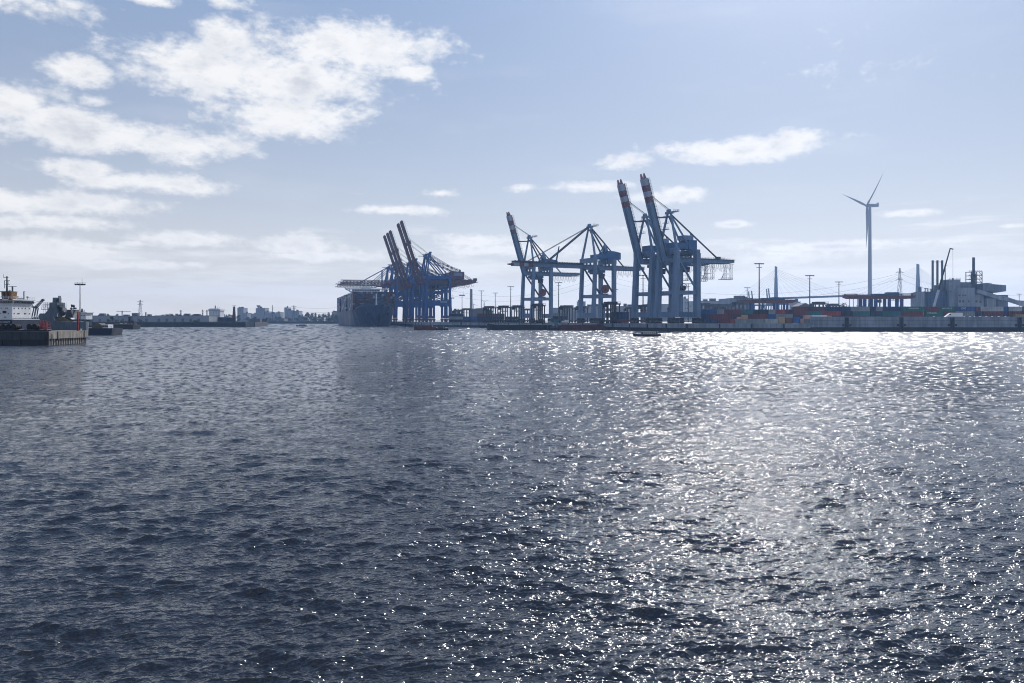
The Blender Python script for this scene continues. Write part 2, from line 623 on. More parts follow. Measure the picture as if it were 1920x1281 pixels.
ground('terminal_ground', [(104.9, 475), (182, 475), (182, 905), (1500, 905), (1500, 4000), (-700, 4000), (-260, 1400), (-91, 805), (-76.5, 748), (-47, 748)], GZ, M['asphalt'])
ground('container_yard_ground', [(182.004, 475), (1500, 475), (1500, 904.9), (182.004, 904.9)], 6.6, M['asphalt'])
ground('far_shore', [(-262, 1495), (-2400, 1495), (-2400, 4000), (-702, 4000)], 4.2, M['land_soil'])
ground('mole', [(-1400, 804), (-262, 804), (-290, 940), (-345, 1010), (-1400, 1010)], 4.4, M['land_soil'])

# quay walls of the terminal
def quay():
    q = thing('quay_wall', 'long low grey quay wall with dark tidal band under the light grey cranes', 'quay wall', (0, 0, 0))
    a, b, c = Vector((104.9, 475)), Vector((-47, 748)), Vector((-76.5, 748))
    dd = (b - a).normalized()
    n = Vector((-dd.y, dd.x)) * -1
    n = n if n.x < 0 else -n

    def strip(mb, p, r, nn, t, z0, z1):
        mb.prism([(p.x, p.y), (r.x, r.y), (r.x + nn.x * t, r.y + nn.y * t), (p.x + nn.x * t, p.y + nn.y * t)][::-1], z0, z1)
    up, lo, pil = MB(), MB(), MB()
    S = Vector((0, -1))
    segs = [(Vector((181.9, 475)), a + Vector((-.3, 0)), S), (a, b, n), (b, c + Vector((-.3, 0)), S), (c, Vector((-91, 805)), Vector((-.965, -.26))), (Vector((-91, 805)), Vector((-258, 1390)), Vector((-.962, -.272)))]
    for p, r, nn in segs:
        strip(up, p, r, nn, .35, 2.1, GZ + .12)
        strip(lo, p, r, nn, .22, -2, 2.1)
        L = (r - p).length
        k = max(1, int(L / 18))
        for i in range(k + 1):
            s = p.lerp(r, (i + .02) / (k + .04))
            e = s + (r - p).normalized() * .8
            strip(pil, s, e, nn, .75, -2, GZ - .2)
    up.build('wall_face', M['wall_concrete'], q)
    lo.build('tidal_band', M['tidal_stain'], q)
    pil.build('fender_pile', M['concrete_dark'], q)
    w = thing('flood_wall', 'high pale concrete flood wall with dark column pairs along the right bank', 'flood wall', (0, 0, 0))
    f, lo, rb = MB(), MB(), MB()
    f.box(178, 420, 474.2, 475.6, 2.6, 8.6)
    f.box(178, 420, 474.1, 475.8, 8.602, 8.95)
    for z in (4.4, 6.6):
        rb.box(178.1, 420, 474.12, 474.198, z, z + .1)
    lo.box(178, 420, 473.6, 475.4, -2, 2.6)
    f.build('wall_face', M['wall_concrete'], w)
    rb.build('wall_joint', M['concrete_dark'], w)
    lo.build('tidal_band', M['tidal_stain'], w)
    for px in (1587.5, 1690, 1785.5, 1911.5):
        x = X(px, 474)
        c = MB().box(x - 1.0, x - .28, 473.3, 474.15, -1, 8.5).box(x + .28, x + 1.0, 473.3, 474.15, -1, 8.5).box(x - .28, x + .28, 473.8, 474.1, -1, 8.3)
        c.build('column', M['concrete_dark'], w)
        for s in (-1, 1):
            MB().tube((x + s * 2.1, 473.4, 3.9), (x + s * 2.1, 474.1, 3.9), .55, n=12).build('bollard_recess', M['black_steel'], w)
quay()


# ------------------------------------------------------------------ light grey ship-to-shore cranes
def steel_legs(root, gx, sy, ztop, w, mat, lean=2.0, wl=None):
    wl = wl or w
    for s in (-1, 1):
        MB().beam((0, s * sy, 4), (lean, s * sy, ztop), w, w, w * .85, w * .85).build('leg', mat, root)
        MB().beam((gx, s * sy, 4), (gx, s * sy, ztop), wl, wl).build('leg', mat, root)


def bogies(root, gx, sy, mat_a, mat_w):
    for x in (0, gx):
        for s in (-1, 1):
            b = MB()
            b.box(x - .9, x + .9, s * sy - 3.6, s * sy + 3.6, 2.7, 3.6)
            for y in (-2.3, 2.3):
                b.beam((x, s * sy + y, 2.75), (x, s * sy + y, 1.9), 1.5, 2.6)
                b.box(x - .6, x + .6, s * sy + y - 2.0, s * sy + y + 2.0, 1.0, 1.9)
            o = b.build('bogie', mat_a, root)
            wm = MB()
            for y in (-3.9, -2.8, -1.7, -.7, .7, 1.7, 2.8, 3.9):
                wm.tube((x - .35, s * sy + y, .48), (x + .35, s * sy + y, .48), .46, n=10)
            wm.build('wheel', mat_w, o)


def festoon(x0, x1, y, z, drop, n, r=.1):
    mb = MB()
    for i in range(n):
        a = x0 + (x1 - x0) * i / n
        w = (x1 - x0) / n
        pts = [(a + w * t, y, z - drop * (1 - (2 * t - 1) ** 2) * (.8 + .2 * ((i * 7) % 3))) for t in (0, .14, .3, .5, .7, .86, 1)]
        for p, q in zip(pts, pts[1:]):
            mb.beam(p, q, r)
    return mb


def grey_crane(label, loc, rz, boom_up, old, L=56.0):
    """x points landward, y along the rails, z up from the quay"""
    G, SY = 18.0, 8.2
    g = M['crane_grey']
    root = thing('container_crane', label, 'crane', loc, rz, 'light grey container cranes')
    lw = 2.5 if old else 3.3
    steel_legs(root, G, SY, 44.0, lw, g, 1.8)
    for x, nm in ((0, 'sill_beam'), (G, 'sill_beam')):
        MB().box(x - 1.3, x + 1.3, -SY - 1.6, SY + 1.6, 3.8, 7.2).build(nm, g, root)
    bogies(root, G, SY, M['dark_steel'], M['black_steel'])
    for s in (-1, 1):
        y = s * SY
        MB().box(1.0, G - .9, y - .9, y + .9, 18, 20.4).build('tie_beam', g, root)
        MB().beam((2.2, y, 41), (G - .4, y, 21), .95).build('diagonal_brace', M['crane_grey_dark'] if old else g, root)
    MB().box(.3, 2.7, -SY - 1.5, SY + 1.5, 43.2, 46.6).build('portal_beam', g, root)
    MB().box(G - 1.3, G + 1.3, -SY - 1.5, SY + 1.5, 42.8, 46.2).build('portal_beam', g, root)
    MB().box(.8, 2.2, -SY + 1, SY - 1, 18.2, 20.2).build('cross_tie', g, root)
    MB().box(G - .8, G + .8, -SY + 1, SY - 1, 18.2, 20.2).build('cross_tie', g, root)
    # main girder hung under the portal, running back over the yard
    xb = 55.0 if not old else 50.0
    gd = MB()
    for s in (-1, 1):
        gd.slab([(-2, 38.4), (xb - 6, 38.6), (xb, 39.6), (xb, 41.4), (-2, 41.6)], s * 2.3 - .6, s * 2.3 + .6)
    for x in range(0, int(xb), 6):
        gd.box(x - .25, x + .25, -1.7, 1.7, 40.3, 41.2)
    for s in (-1, 1):
        gd.box(1.0, 2.0, s * 2.3 - .5, s * 2.3 + .5, 41.6, 43.3)
        gd.box(G - .5, G + .5, s * 2.3 - .5, s * 2.3 + .5, 41.55, 42.9)
    gd.build('girder', g, root)
    rl = MB()
    for s in (-1, 1):
        rl.rail((-1, s * 3.4, 41.2), (xb, s * 3.4, 40.8))
        rl.box(-1, xb - .5, s * 3.15 - .35, s * 3.15 + .35, 41.0, 41.12)
    rl.build('walkway', M['crane_grey_dark'], root)
    # A frame
    ap = Vector((2.6, 0, 69.5))
    for s in (-1, 1):
        MB().beam((1.6, s * SY, 46.5), (ap.x, s * 1.3, ap.z), 1.25, 1.25, .95, .95).build('a_frame_leg', g, root)
        MB().beam((ap.x + .5, s * 1.1, ap.z - 2), (G - .3, s * 3.6, 46.2), .85).build('a_frame_strut', M['crane_grey_dark'] if old else g, root)
    MB().box(ap.x - 1.3, ap.x + 1.3, -2.6, 2.6, ap.z - 1, ap.z + .3).tube((ap.x - .4, -1.2, ap.z + 1), (ap.x - .4, 1.2, ap.z + 1), 1.0, n=10).build('apex_head', g, root)
    pl = MB().box(ap.x + 1.2, ap.x + 6, -2.4, 2.4, ap.z + .5, ap.z + .7)
    pl.rail((ap.x + 1.2, -2.4, ap.z + .7), (ap.x + 6, -2.4, ap.z + .7), 1.2, 1.6)
    pl.rail((ap.x + 6, -2.4, ap.z + .7), (ap.x + 6, 2.4, ap.z + .7), 1.2, 1.6)
    pl.build('apex_platform', M['crane_grey_dark'], root)
    if not old:
        for z in (-3, -7, -11):
            pl = MB().box(ap.x - 4.6, ap.x - .9, -1.4, 1.4, ap.z + z, ap.z + z + .15)
            pl.rail((ap.x - 4.6, -1.4, ap.z + z), (ap.x - 1.4, -1.4, ap.z + z), 1.2, 1.2)
            pl.build('apex_platform', M['crane_grey_dark'], root)
    if old:
        # king post over the landside legs carries the backstay
        k = Vector((G - 2.0, 0, 57.5))
        MB().beam((ap.x + .6, 0, ap.z - .3), k, .8).beam(k, (xb - 17, 0, 41.3), .7).build('backstay', M['crane_grey_dark'], root)
        kk = MB()
        for s in (-1, 1):
            kk.beam((G - 9, s * 3.5, 44), k, .9).beam((G - 3.0, s * 3, 44), k, .9).beam((G + 3.5, s * 2.4, 42), k, .9)
        kk.build('king_post', g, root)
    else:
        e = Vector((xb - 12, 0, 42))
        MB().beam((ap.x + 1, 0, ap.z - 1), e, .75).build('backstay', M['crane_grey_dark'], root)
        md = Vector((ap.x + 1, 0, ap.z - 1)).lerp(e, .42)
        MB().beam(md, (md.x - 3.4, 0, 47), .35).beam(md, (md.x + 3.0, 0, 49), .35).build('stay_prop', M['crane_grey_dark'], root)
        MB().box(xb - 13, xb - 10.4, -1.2, 1.2, 41.5, 43.2).rail((xb - 14, 1.8, 41.5), (xb - 4, 1.8, 41.5), 1.5).build('stay_anchor', M['crane_grey_dark'], root)
    # machinery house
    if old:
        MB().slab([(G - 12, 46.3), (G + 9, 46.3), (G + 9, 51.2), (G + 3, 52.2), (G - 2, 52.2), (G - 3.5, 50), (G - 12, 49.4)], -4.4, 4.4).build('machinery_house', M['house_blue'], root)
    else:
        MB().box(G - 15, G - 3.2, -4, 4, 46.8, 50.5).build('machinery_house', M['house_blue'], root)
        MB().box(G - 3.1, G + 3.6, -4.2, 4.2, 46.7, 52.6).build('machinery_house', M['house_blue'], root)
        MB().box(G - 6, G + 1.4, -3.4, 3.4, 52.7, 55.4).build('electrical_room', g, root)
        MB().box(G - 14, G + 1, -4.6, 4.6, 42.9, 44.0).build('trolley_deck', M['crane_grey_dark'], root)
    # trolley with driver's cab under the girder
    tx = 8.5 if old else 12.0
    t = MB().box(tx - 5.5, tx + 5.5, -3.2, 3.2, 36.4, 38.2).box(tx - 4.6, tx + 3, -2.4, 2.4, 35.2, 36.4)
    to = t.build('trolley', M['house_blue'], root)
    MB().slab([(tx + 2.8, 32.4), (tx + 6, 32.4), (tx + 6.6, 35.9), (tx + 2.8, 35.9)], -1.4, 1.4).build('cab', M['crane_grey_dark'], to)
    fe = festoon(20.5, xb - 4, -3.6, 38.3, 4.2, 16 if old else 20, .09)
    fe.beam((G, -3.6, 38.5), (xb - 1, -3.6, 38.6), .25)
    fe.build('cable_festoon', M['black_steel'], root)
    if not old:
        for c in (30, 46):
            mp_ = MB().box(c - 5, c + 5, -5.2, -2.6, 28.2, 28.45)
            for x in (c - .5, c + 4.8):
                mp_.lattice((x, -4, 28.4), (x, -4, 38.4), 1.6, 1.6, 2.6, .09)
            mp_.rail((c - 5, -5.2, 28.4), (c + 5, -5.2, 28.4), 1.2, 1.5).beam((c - 3.4, -4, 28.4), (c - 1.6, -4, 32), .3).beam((c - 1.6, -4, 32), (c + 3, -4, 32), .3)
            mp_.build('service_platform', M['crane_grey_dark'], root)
    # cable drum on the portal tie
    if old:
        d = MB().tube((9, -SY - 1.0, 24.2), (9, -SY - 2.6, 24.2), 3.0, n=24)
        d.tube((9, -SY - .6, 24.2), (9, -SY - 3, 24.2), .7, n=10)
        d.build('cable_drum', M['reel_brown'], root)
        MB().box(6.2, 12.2, -SY - 1.2, -SY + 1, 20.45, 21.1).build('drum_bracket', M['crane_grey_dark'], root)
    else:
        d = MB()
        for i in range(12):
            a = math.pi * (i / 11)
            d.beam((6.2 + math.cos(a) * 2.6, -SY - 1, 22 + math.sin(a) * 2.6), (6.2 + math.cos(a) * 2.6, -SY - 1.5, 22 + math.sin(a) * 2.6), .45)
        d.tube((6.2, -SY - .95, 22), (6.2, -SY - 1.9, 22), 1.5, n=16).box(5, 7.6, -SY - .8, -SY + .8, 20.45, 22)
        d.build('cable_drum', M['black_steel'], root)
    # boom: hinge just outboard of the waterside legs
    hz = Vector((-2.4, 0, 40.3))
    ang = R(72.5) if boom_up else 0.0
    br = bpy.data.objects.new('boom', None)
    bm_ = MB()
    # x' along boom
    def bx(u0, u1, y0, y1, h0, h1, mb):
        c, s = -math.cos(ang), math.sin(ang)
        vs = []
        for u in (u0, u1):
            for y in (y0, y1):
                for h in (h0, h1):
                    vs.append((hz.x + c * u + s * h, y, hz.z + s * u - c * h))
        mb.add(vs, [(0, 1, 3, 2), (4, 6, 7, 5), (0, 4, 5, 1), (2, 3, 7, 6), (0, 2, 6, 4), (1, 5, 7, 3)])
        return mb
    tip = L - 3.2
    bands = [(tip - 4.2, tip - .0, 'crane_white'), (tip - 8.0, tip - 4.2, 'crane_red'), (tip - 11.4, tip - 8.0, 'crane_white'), (tip - 15, tip - 11.4, 'crane_red')]
    main_end = tip - 15
    for s in (-1, 1):
        bx(-1.6, main_end, s * 1.35 - .85, s * 1.35 + .85, -1.25, 1.25, bm_)
    bx(0, main_end, -.55, .55, -.7, .7, bm_)
    bo = bm_.build('boom', g, root)
    for a0, a1, k in bands:
        b2 = MB()
        for s in (-1, 1):
            bx(a0 + .003, a1, s * 1.35 - .85, s * 1.35 + .85, -1.2, 1.2, b2)
        bx(a0 + .003, a1, -.5, .5, -.7, .7, b2)
        b2.build('warning_band', M[k], bo)
    for s in (-1, 1):
        c, sn = -math.cos(ang), math.sin(ang)
        p = Vector((hz.x + c * tip, s * 1.45, hz.z + sn * tip))
        q = Vector((hz.x + c * L, s * 1.45, hz.z + sn * L))
        MB().beam(p, q, 1.3, 1.5, .6, .6).build('boom_tip', M['crane_red'], bo)
    wk = MB()
    for u in np.arange(3, tip - 1, 2.1):
        bx(u, u + .16, -2.9, 2.9, 1.3, 2.5, wk)
    for h in (1.9, 2.5):
        for y in (-2.9, 2.8):
            bx(0, tip, y, y + .1, h, h + .1, wk)
    bx(0, tip, -3.0, -2.2, 1.25, 1.35, wk)
    wk.build('boom_walkway', M['crane_grey_dark'], bo)
    st = MB()
    c, sn = -math.cos(ang), math.sin(ang)
    def bp(u, h=1.25):
        return Vector((hz.x + c * u + sn * h, 0, hz.z + sn * u - c * h))
    if boom_up:
        for s in (-1, 1):
            st.beam(Vector((ap.x - 1, s * 1.2, ap.z - 3.2)), bp(26, 1.2) + Vector((0, s * 1.2, 0)), .7)
            st.beam(Vector((ap.x, s * .8, ap.z + 1.2)), bp(40, 1.6) + Vector((0, s * .8, 0)), .12)
            st.beam(Vector((ap.x, s * .5, ap.z + 1.6)), bp(40.5, 1.6) + Vector((0, s * .5, 0)), .12)
        st.build('forestay', M['crane_grey_dark'], root)
    else:
        for s in (-1, 1):
            st.beam(Vector((ap.x - .6, s * 1.2, ap.z)), bp(33, 1.2) + Vector((0, s * 1.2, 0)), .7)
            st.beam(Vector((ap.x - .6, s * 1.2, ap.z)), bp(49, 1.2) + Vector((0, s * 1.2, 0)), .3)
        # folding post where the stays meet the boom
        st.beam(bp(24), bp(24) + Vector((2.8, 0, 12.5)), 1.1, .9, .6, .5)
        st.build('forestay', M['crane_grey_dark'], root)
    return root


GRZ = R(29.05)
RAIL_A = Vector((100.0, 490.0))
UA = Vector((-.486, .874))
def on_rail(s, y=0):
    p = RAIL_A + UA * s
    return (p.x, p.y, GZ)
# the rail runs past the near leg; crane origin is midway between the waterside legs
grey_crane('largest light grey crane with raised striped boom, rightmost of the light grey row', on_rail(8), GRZ, True, False, 54)
grey_crane('light grey crane with raised striped boom, directly left of the largest light grey crane', on_rail(31.5), GRZ, True, False, 54)
grey_crane('light grey crane with its boom lowered over the water, the only lowered light grey boom', on_rail(95), GRZ, False, True, 62)
grey_crane('smallest light grey crane with raised boom, leftmost of the light grey row', on_rail(181), GRZ, True, True, 51)


# ------------------------------------------------------------------ blue ship-to-shore cranes
def blue_crane(label, loc, rz, boom_up, k=1.0, L=63.0, apz=69.0):
    G, SY = 24.0, 9.0
    b_, r_ = M['crane_blue'], M['crane_maroon']
    root = thing('ship_crane', label, 'crane', loc, rz, 'dark blue container cranes with maroon booms')
    root.scale = (k, k, k)
    steel_legs(root, G, SY, 47, 2.3, b_, 1.2)
    for x in (0, G):
        MB().box(x - 1.1, x + 1.1, -SY - 1.4, SY + 1.4, 3.8, 6.6).build('sill_beam', b_, root)
        MB().box(x - .8 + (x == 0) * .6, x + .8 + (x == 0) * .6, -SY + 1, SY - 1, 43.6, 46.4).build('portal_beam', b_, root)
    bogies(root, G, SY, M['crane_maroon'], M['black_steel'])
    for s in (-1, 1):
        y = s * SY
        MB().slab([(1.3, 15.0), (3.4, 17.2), (G - 3, 17.2), (G - .9, 15.0), (G - .9, 22), (1.3, 22)], y - .7, y + .7).build('tie_beam', b_, root)
        MB().box(1.5, G - .9, y - .55, y + .55, 29.6, 31.2).build('upper_tie', b_, root)
        d = MB()
        d.beam((1.9, y, 43), (G - 1, y, 31.6), .7).beam((1.6, y, 29.4), (G - 1, y, 22.3), .7)
        d.build('diagonal_brace', b_, root)
        sg = MB()
        for i in range(3):
            z0 = 22.2 + i * 7.2
            sg.beam((4, y - 1.3, z0), (16, y - 1.3, z0 + 6.6), .5, .9)
        sg.build('stair', M['dark_steel'], root)
        MB().box(2.2, G - .9, y - .7, y + .7, 43.4, 46.6).build('side_beam', b_, root)
    MB().box(14, 21, -SY - .86, -SY - .72, 19.4, 21.4).build('sign_panel', M['crane_grey'], root)
    gd = MB()
    for s in (-1, 1):
        gd.slab([(-3, 38.6), (46, 38.6), (52, 40), (53, 42.8), (-3, 43.2)], s * 3 - .7, s * 3 + .7)
    for x in range(0, 52, 5):
        gd.box(x - .3, x + .3, -2.3, 2.3, 41.2, 42.6)
    gd.build('girder', r_, root)
    rl = MB()
    for s in (-1, 1):
        rl.rail((-2, s * 4.5, 43.0), (52, s * 4.5, 43.0), 1.2, 3)
        rl.box(-2, 52, s * 4.1 - .4, s * 4.1 + .4, 42.8, 42.95)
    rl.box(50, 54.5, -3.6, 3.6, 40.4, 40.7).rail((50, -3.6, 40.7), (54.5, -3.6, 40.7))
    rl.box(50.5, 54, -1.5, 1.5, 42.4, 45)
    rl.build('walkway', M['dark_steel'], root)
    h = MB().slab([(G - 2, 43.4), (G + 16, 43.4), (G + 16, 51.2), (G + 3, 51.8), (G - 2, 49.5)], -4, 4)
    ho = h.build('machinery_house', r_, root)
    MB().box(G + 5, G + 14, -4.16, -4.02, 47.0, 50.4).build('sign_panel', M['crane_grey'], ho)
    MB().box(G + 1, G + 2.2, -1.5, 1.5, 51.9, 53.4).box(G + 11.5, G + 12.9, -1.5, 1.5, 51.6, 53.4).build('roof_vent', M['dark_steel'], ho)
    ap = Vector((4.2, 0, apz))
    for s in (-1, 1):
        MB().beam((1.0, s * SY, 46.5), (ap.x, s * 2.6, ap.z), 1.3, 1.3, 1.0, 1.0).build('a_frame_leg', b_, root)
        MB().beam((ap.x, s * 2.6, ap.z - 1), (G - 1, s * SY, 46.6), 1.0).build('a_frame_strut', b_, root)
        bs = MB()
        for dz_ in (0, 1.1):
            bs.beam((ap.x + .5, s * 2.7, ap.z - dz_), (47, s * 3, 44.6 - dz_), .38)
            bs.beam((ap.x + .5, s * 2.7, ap.z - 5 - dz_), (G + 12, s * 3, 53.4 - dz_), .3)
        bs.build('backstay', M['dark_steel'], root)
    hd = MB().box(ap.x - 1.4, ap.x + 1.6, -4, 4, ap.z - 1.2, ap.z + .6).box(ap.x + .2, ap.x + 2.6, -1.6, 1.6, ap.z + .7, ap.z + 2.3)
    hd.box(ap.x - 7, ap.x - 1.5, -1.2, 1.2, ap.z - .6, ap.z - .2)
    hd.build('apex_head', b_, root)
    t = MB().box(14, 24, -3.6, 3.6, 36.2, 38.4).build('trolley', M['dark_steel'], root)
    MB().box(11, 13.9, -1.4, 1.4, 34.4, 38.0).build('cab', M['dark_steel'], t)
    fe = festoon(26, 50, -4.2, 38.4, 3.2, 10, .16)
    fe.box(25, 48, -4.4, -3.9, 38.0, 38.3)
    fe.build('cable_festoon', M['dark_steel'], root)
    hz = Vector((-4, 0, 41))
    ang = R(71.5) if boom_up else 0.0
    c, sn = -math.cos(ang), math.sin(ang)

    def P(u, y, hh):
        return Vector((hz.x + c * u + sn * hh, y, hz.z + sn * u - c * hh))
    bm_ = MB()
    if boom_up:
        for s in (-1, 1):
            bm_.beam(P(-1.5, s * 2.6, 0), P(L, s * 2.6, 0), 1.5, 2.2)
        for u in np.arange(2, L, 3.0):
            bm_.beam(P(u, -2.6, 0), P(u, 2.6, 0), .5)
        bm_.beam(P(L * .62, -2.8, 1.6), P(L * .62 + 3.5, -2.8, 1.6), 1.4, 1.2)
        bm_.beam(P(L - 1, -3.2, 0), P(L + .8, -3.2, .4), 1.6).beam(P(L - 1, 3.2, 0), P(L + .8, 3.2, .4), 1.6)
        wk = MB()
        for u in np.arange(1, L, 1.8):
            wk.beam(P(u, 3.6, 1.1), P(u, 3.6, 2.4), .16)
            wk.beam(P(u, -3.6, 1.1), P(u, -3.6, 2.4), .16)
        for s in (-1, 1):
            wk.beam(P(0, 3.6 * s, 2.4), P(L, 3.6 * s, 2.4), .14).beam(P(0, 3.6 * s, 1.1), P(L, 3.6 * s, 1.1), .3)
    else:
        for s in (-1, 1):
            bm_.beam(P(-1.5, s * 2.6, 0), P(L * .12, s * 2.6, 0), 1.2, 2.0)
            bm_.lattice(P(L * .12, s * 2.6, 0), P(L, s * 2.6, 0), 1.3, 3.0, 3.6, .42)
        for u in np.arange(2, L, 5.0):
            bm_.beam(P(u, -2.6, .6), P(u, 2.6, .6), .5)
        bm_.box(hz.x - L - 3, hz.x - L, -3.2, 3.2, 39.6, 40.1)
        wk = MB()
        for s in (-1, 1):
            wk.rail((hz.x - L - 2, s * 3.8, 42.2), (hz.x, s * 3.8, 42.2), 1.3, 3.2, .09)
    bo = bm_.build('boom', r_, root)
    wk.build('boom_walkway', M['black_steel'], bo)
    st = MB()
    for s in (-1, 1):
        if boom_up:
            st.beam(P(44, s * 2.4, 1.4), (ap.x - 1, s * 2.4, ap.z + .5), .12)
            st.beam(P(46, s * 2.4, 1.4), (ap.x - 1, s * 1.8, ap.z + .5), .12)
        else:
            st.beam(P(L * .60, s * 2.6, 1.2), (ap.x - 1, s * 2.6, ap.z - .2), .75)
            st.beam(P(L * .30, s * 2.6, 1.2), (ap.x - 1, s * 2.6, ap.z - .8), .5)
    if not boom_up:
        st.beam((-3, -SY * .6, 43), (-3, -SY * .6, 60), .8).beam((-3, SY * .6, 43), (-3, SY * .6, 60), .8)
    st.build('forestay', b_ if not boom_up else M['dark_steel'], root)
    return root


BRZ = R(15.8)
def blue_at(D):
    return (-88 - .2827 * (D - 805), D, GZ)
for D, n in zip((806, 829, 893, 917, 945), ('tallest raised maroon boom, rightmost of the five',
                                            'second raised maroon boom from the right of five',
                                            'third raised maroon boom from the right of five',
                                            'fourth raised maroon boom from the right of five',
                                            'leftmost raised maroon boom of the five')):
    blue_crane('blue container crane, ' + n, blue_at(D), BRZ, True)
for D, n in zip((1027, 1076, 1135), ('topmost lowered truss boom above the container ship',
                                         'middle lowered truss boom above the container ship',
                                         'lowest lowered truss boom above the container ship')):
    blue_crane('blue container crane with the ' + n, blue_at(D), BRZ, False, 1.22, 50, 63.5)

# ------------------------------------------------------------------ containers
CC = {'blue': (.03, .10, .30), 'navy': (.03, .05, .13), 'maroon': (.18, .05, .05), 'purple': (.11, .05, .075), 'red': (.38, .07, .06), 'brown': (.16, .075, .05),
      'teal': (.02, .19, .20), 'green': (.015, .17, .12), 'grey': (.30, .33, .35), 'pale': (.50, .52, .53), 'dark': (.035, .04, .06), 'rust': (.26, .09, .05), 'tan': (.42, .29, .16), 'white': (.66, .67, .68)}
CW = {'navy': 'navy blue', 'pale': 'pale grey', 'dark': 'black', 'purple': 'dark purple', 'rust': 'rust red', 'tan': 'tan'}
for k, c in CC.items():
    M['box_' + k] = paint('container_' + k, tuple(q * .78 for q in c), .55, .28, .25, streak=.25)
_box_mesh = {}


def container_mesh(L, H, W, key):
    k = (round(L, 2), H, W, key)
    if k in _box_mesh:
        return _box_mesh[k]
    mb = MB()
    # corrugated skin inside a frame of posts and rails, x along, y deep
    n = max(6, int(L / .55))
    pts = []
    for i in range(n):
        a, w = -L / 2 + .12 + (L - .24) * i / n, (L - .24) / n
        o = .07 if i % 2 else .0
        pts += [(a + w * .12, -W / 2 + .03 + o), (a + w * .88, -W / 2 + .03 + o)]
    pts += [(L / 2 - .08, -W / 2 + .05), (L / 2 - .08, W / 2 - .04), (-L / 2 + .08, W / 2 - .04), (-L / 2 + .08, -W / 2 + .05)]
    mb.prism(pts, .12, H - .09)
    for x in (-1, 1):
        for y in (-1, 1):
            mb.box(x * (L / 2 - .09) - .09, x * (L / 2 - .09) + .09, y * (W / 2 - .09) - .09, y * (W / 2 - .09) + .09, 0, H)
    for y in (-1, 1):
        for z in (.08, H - .08):
            mb.box(-L / 2 + .18, L / 2 - .18, y * (W / 2 - .075) - .06, y * (W / 2 - .075) + .06, z - .08 + .002, z + .078)
    for s in (-1, 1):
        for y in (-.8, -.3, .3, .8):
            mb.tube((s * (L / 2 - .05), y, .2), (s * (L / 2 - .05), y, H - .2), .035, n=5)
    me = bpy.data.meshes.new('container')
    me.from_pydata(mb.v, [], mb.f)
    me.materials.append(M['box_' + key])
    _box_mesh[k] = me
    return me


ORD = ['first', 'second', 'third', 'fourth', 'fifth', 'sixth', 'seventh', 'eighth', 'ninth', 'tenth', 'eleventh', 'twelfth', 'thirteenth', 'fourteenth',
       'fifteenth', 'sixteenth', 'seventeenth', 'eighteenth', 'nineteenth', 'twentieth', 'twenty-first', 'twenty-second', 'twenty-third', 'twenty-fourth', 'twenty-fifth', 'twenty-sixth', 'twenty-seventh', 'twenty-eighth']


def container(x, y, z, L, key, label, group, rz=0.0, H=2.9, W=2.44):
    o = bpy.data.objects.new('shipping_container', container_mesh(L, H, W, key))
    COL.objects.link(o)
    o.location = (x, y, z)
    o.rotation_euler = (0, 0, rz)
    tag(o, label, 'container', group)
    return o


def lettering(parent, txt, x, y, z, size, m=None, rz=0.0):
    cu = bpy.data.curves.new('lettering', 'FONT')
    cu.body = txt
    cu.size = size
    cu.extrude = .008
    cu.align_x = 'CENTER'
    cu.align_y = 'CENTER'
    cu.materials.append(m or M['white_paint'])
    t = bpy.data.objects.new('lettering_source', cu)
    me = bpy.data.meshes.new_from_object(t)
    bpy.data.objects.remove(t)
    me.name = 'lettering'
    o = link('lettering', me, None, parent)
    if not me.materials:
        me.materials.append(m or M['white_paint'])
    o.location = (x, y, z)
    o.rotation_euler = (R(90), 0, rz)
    return o


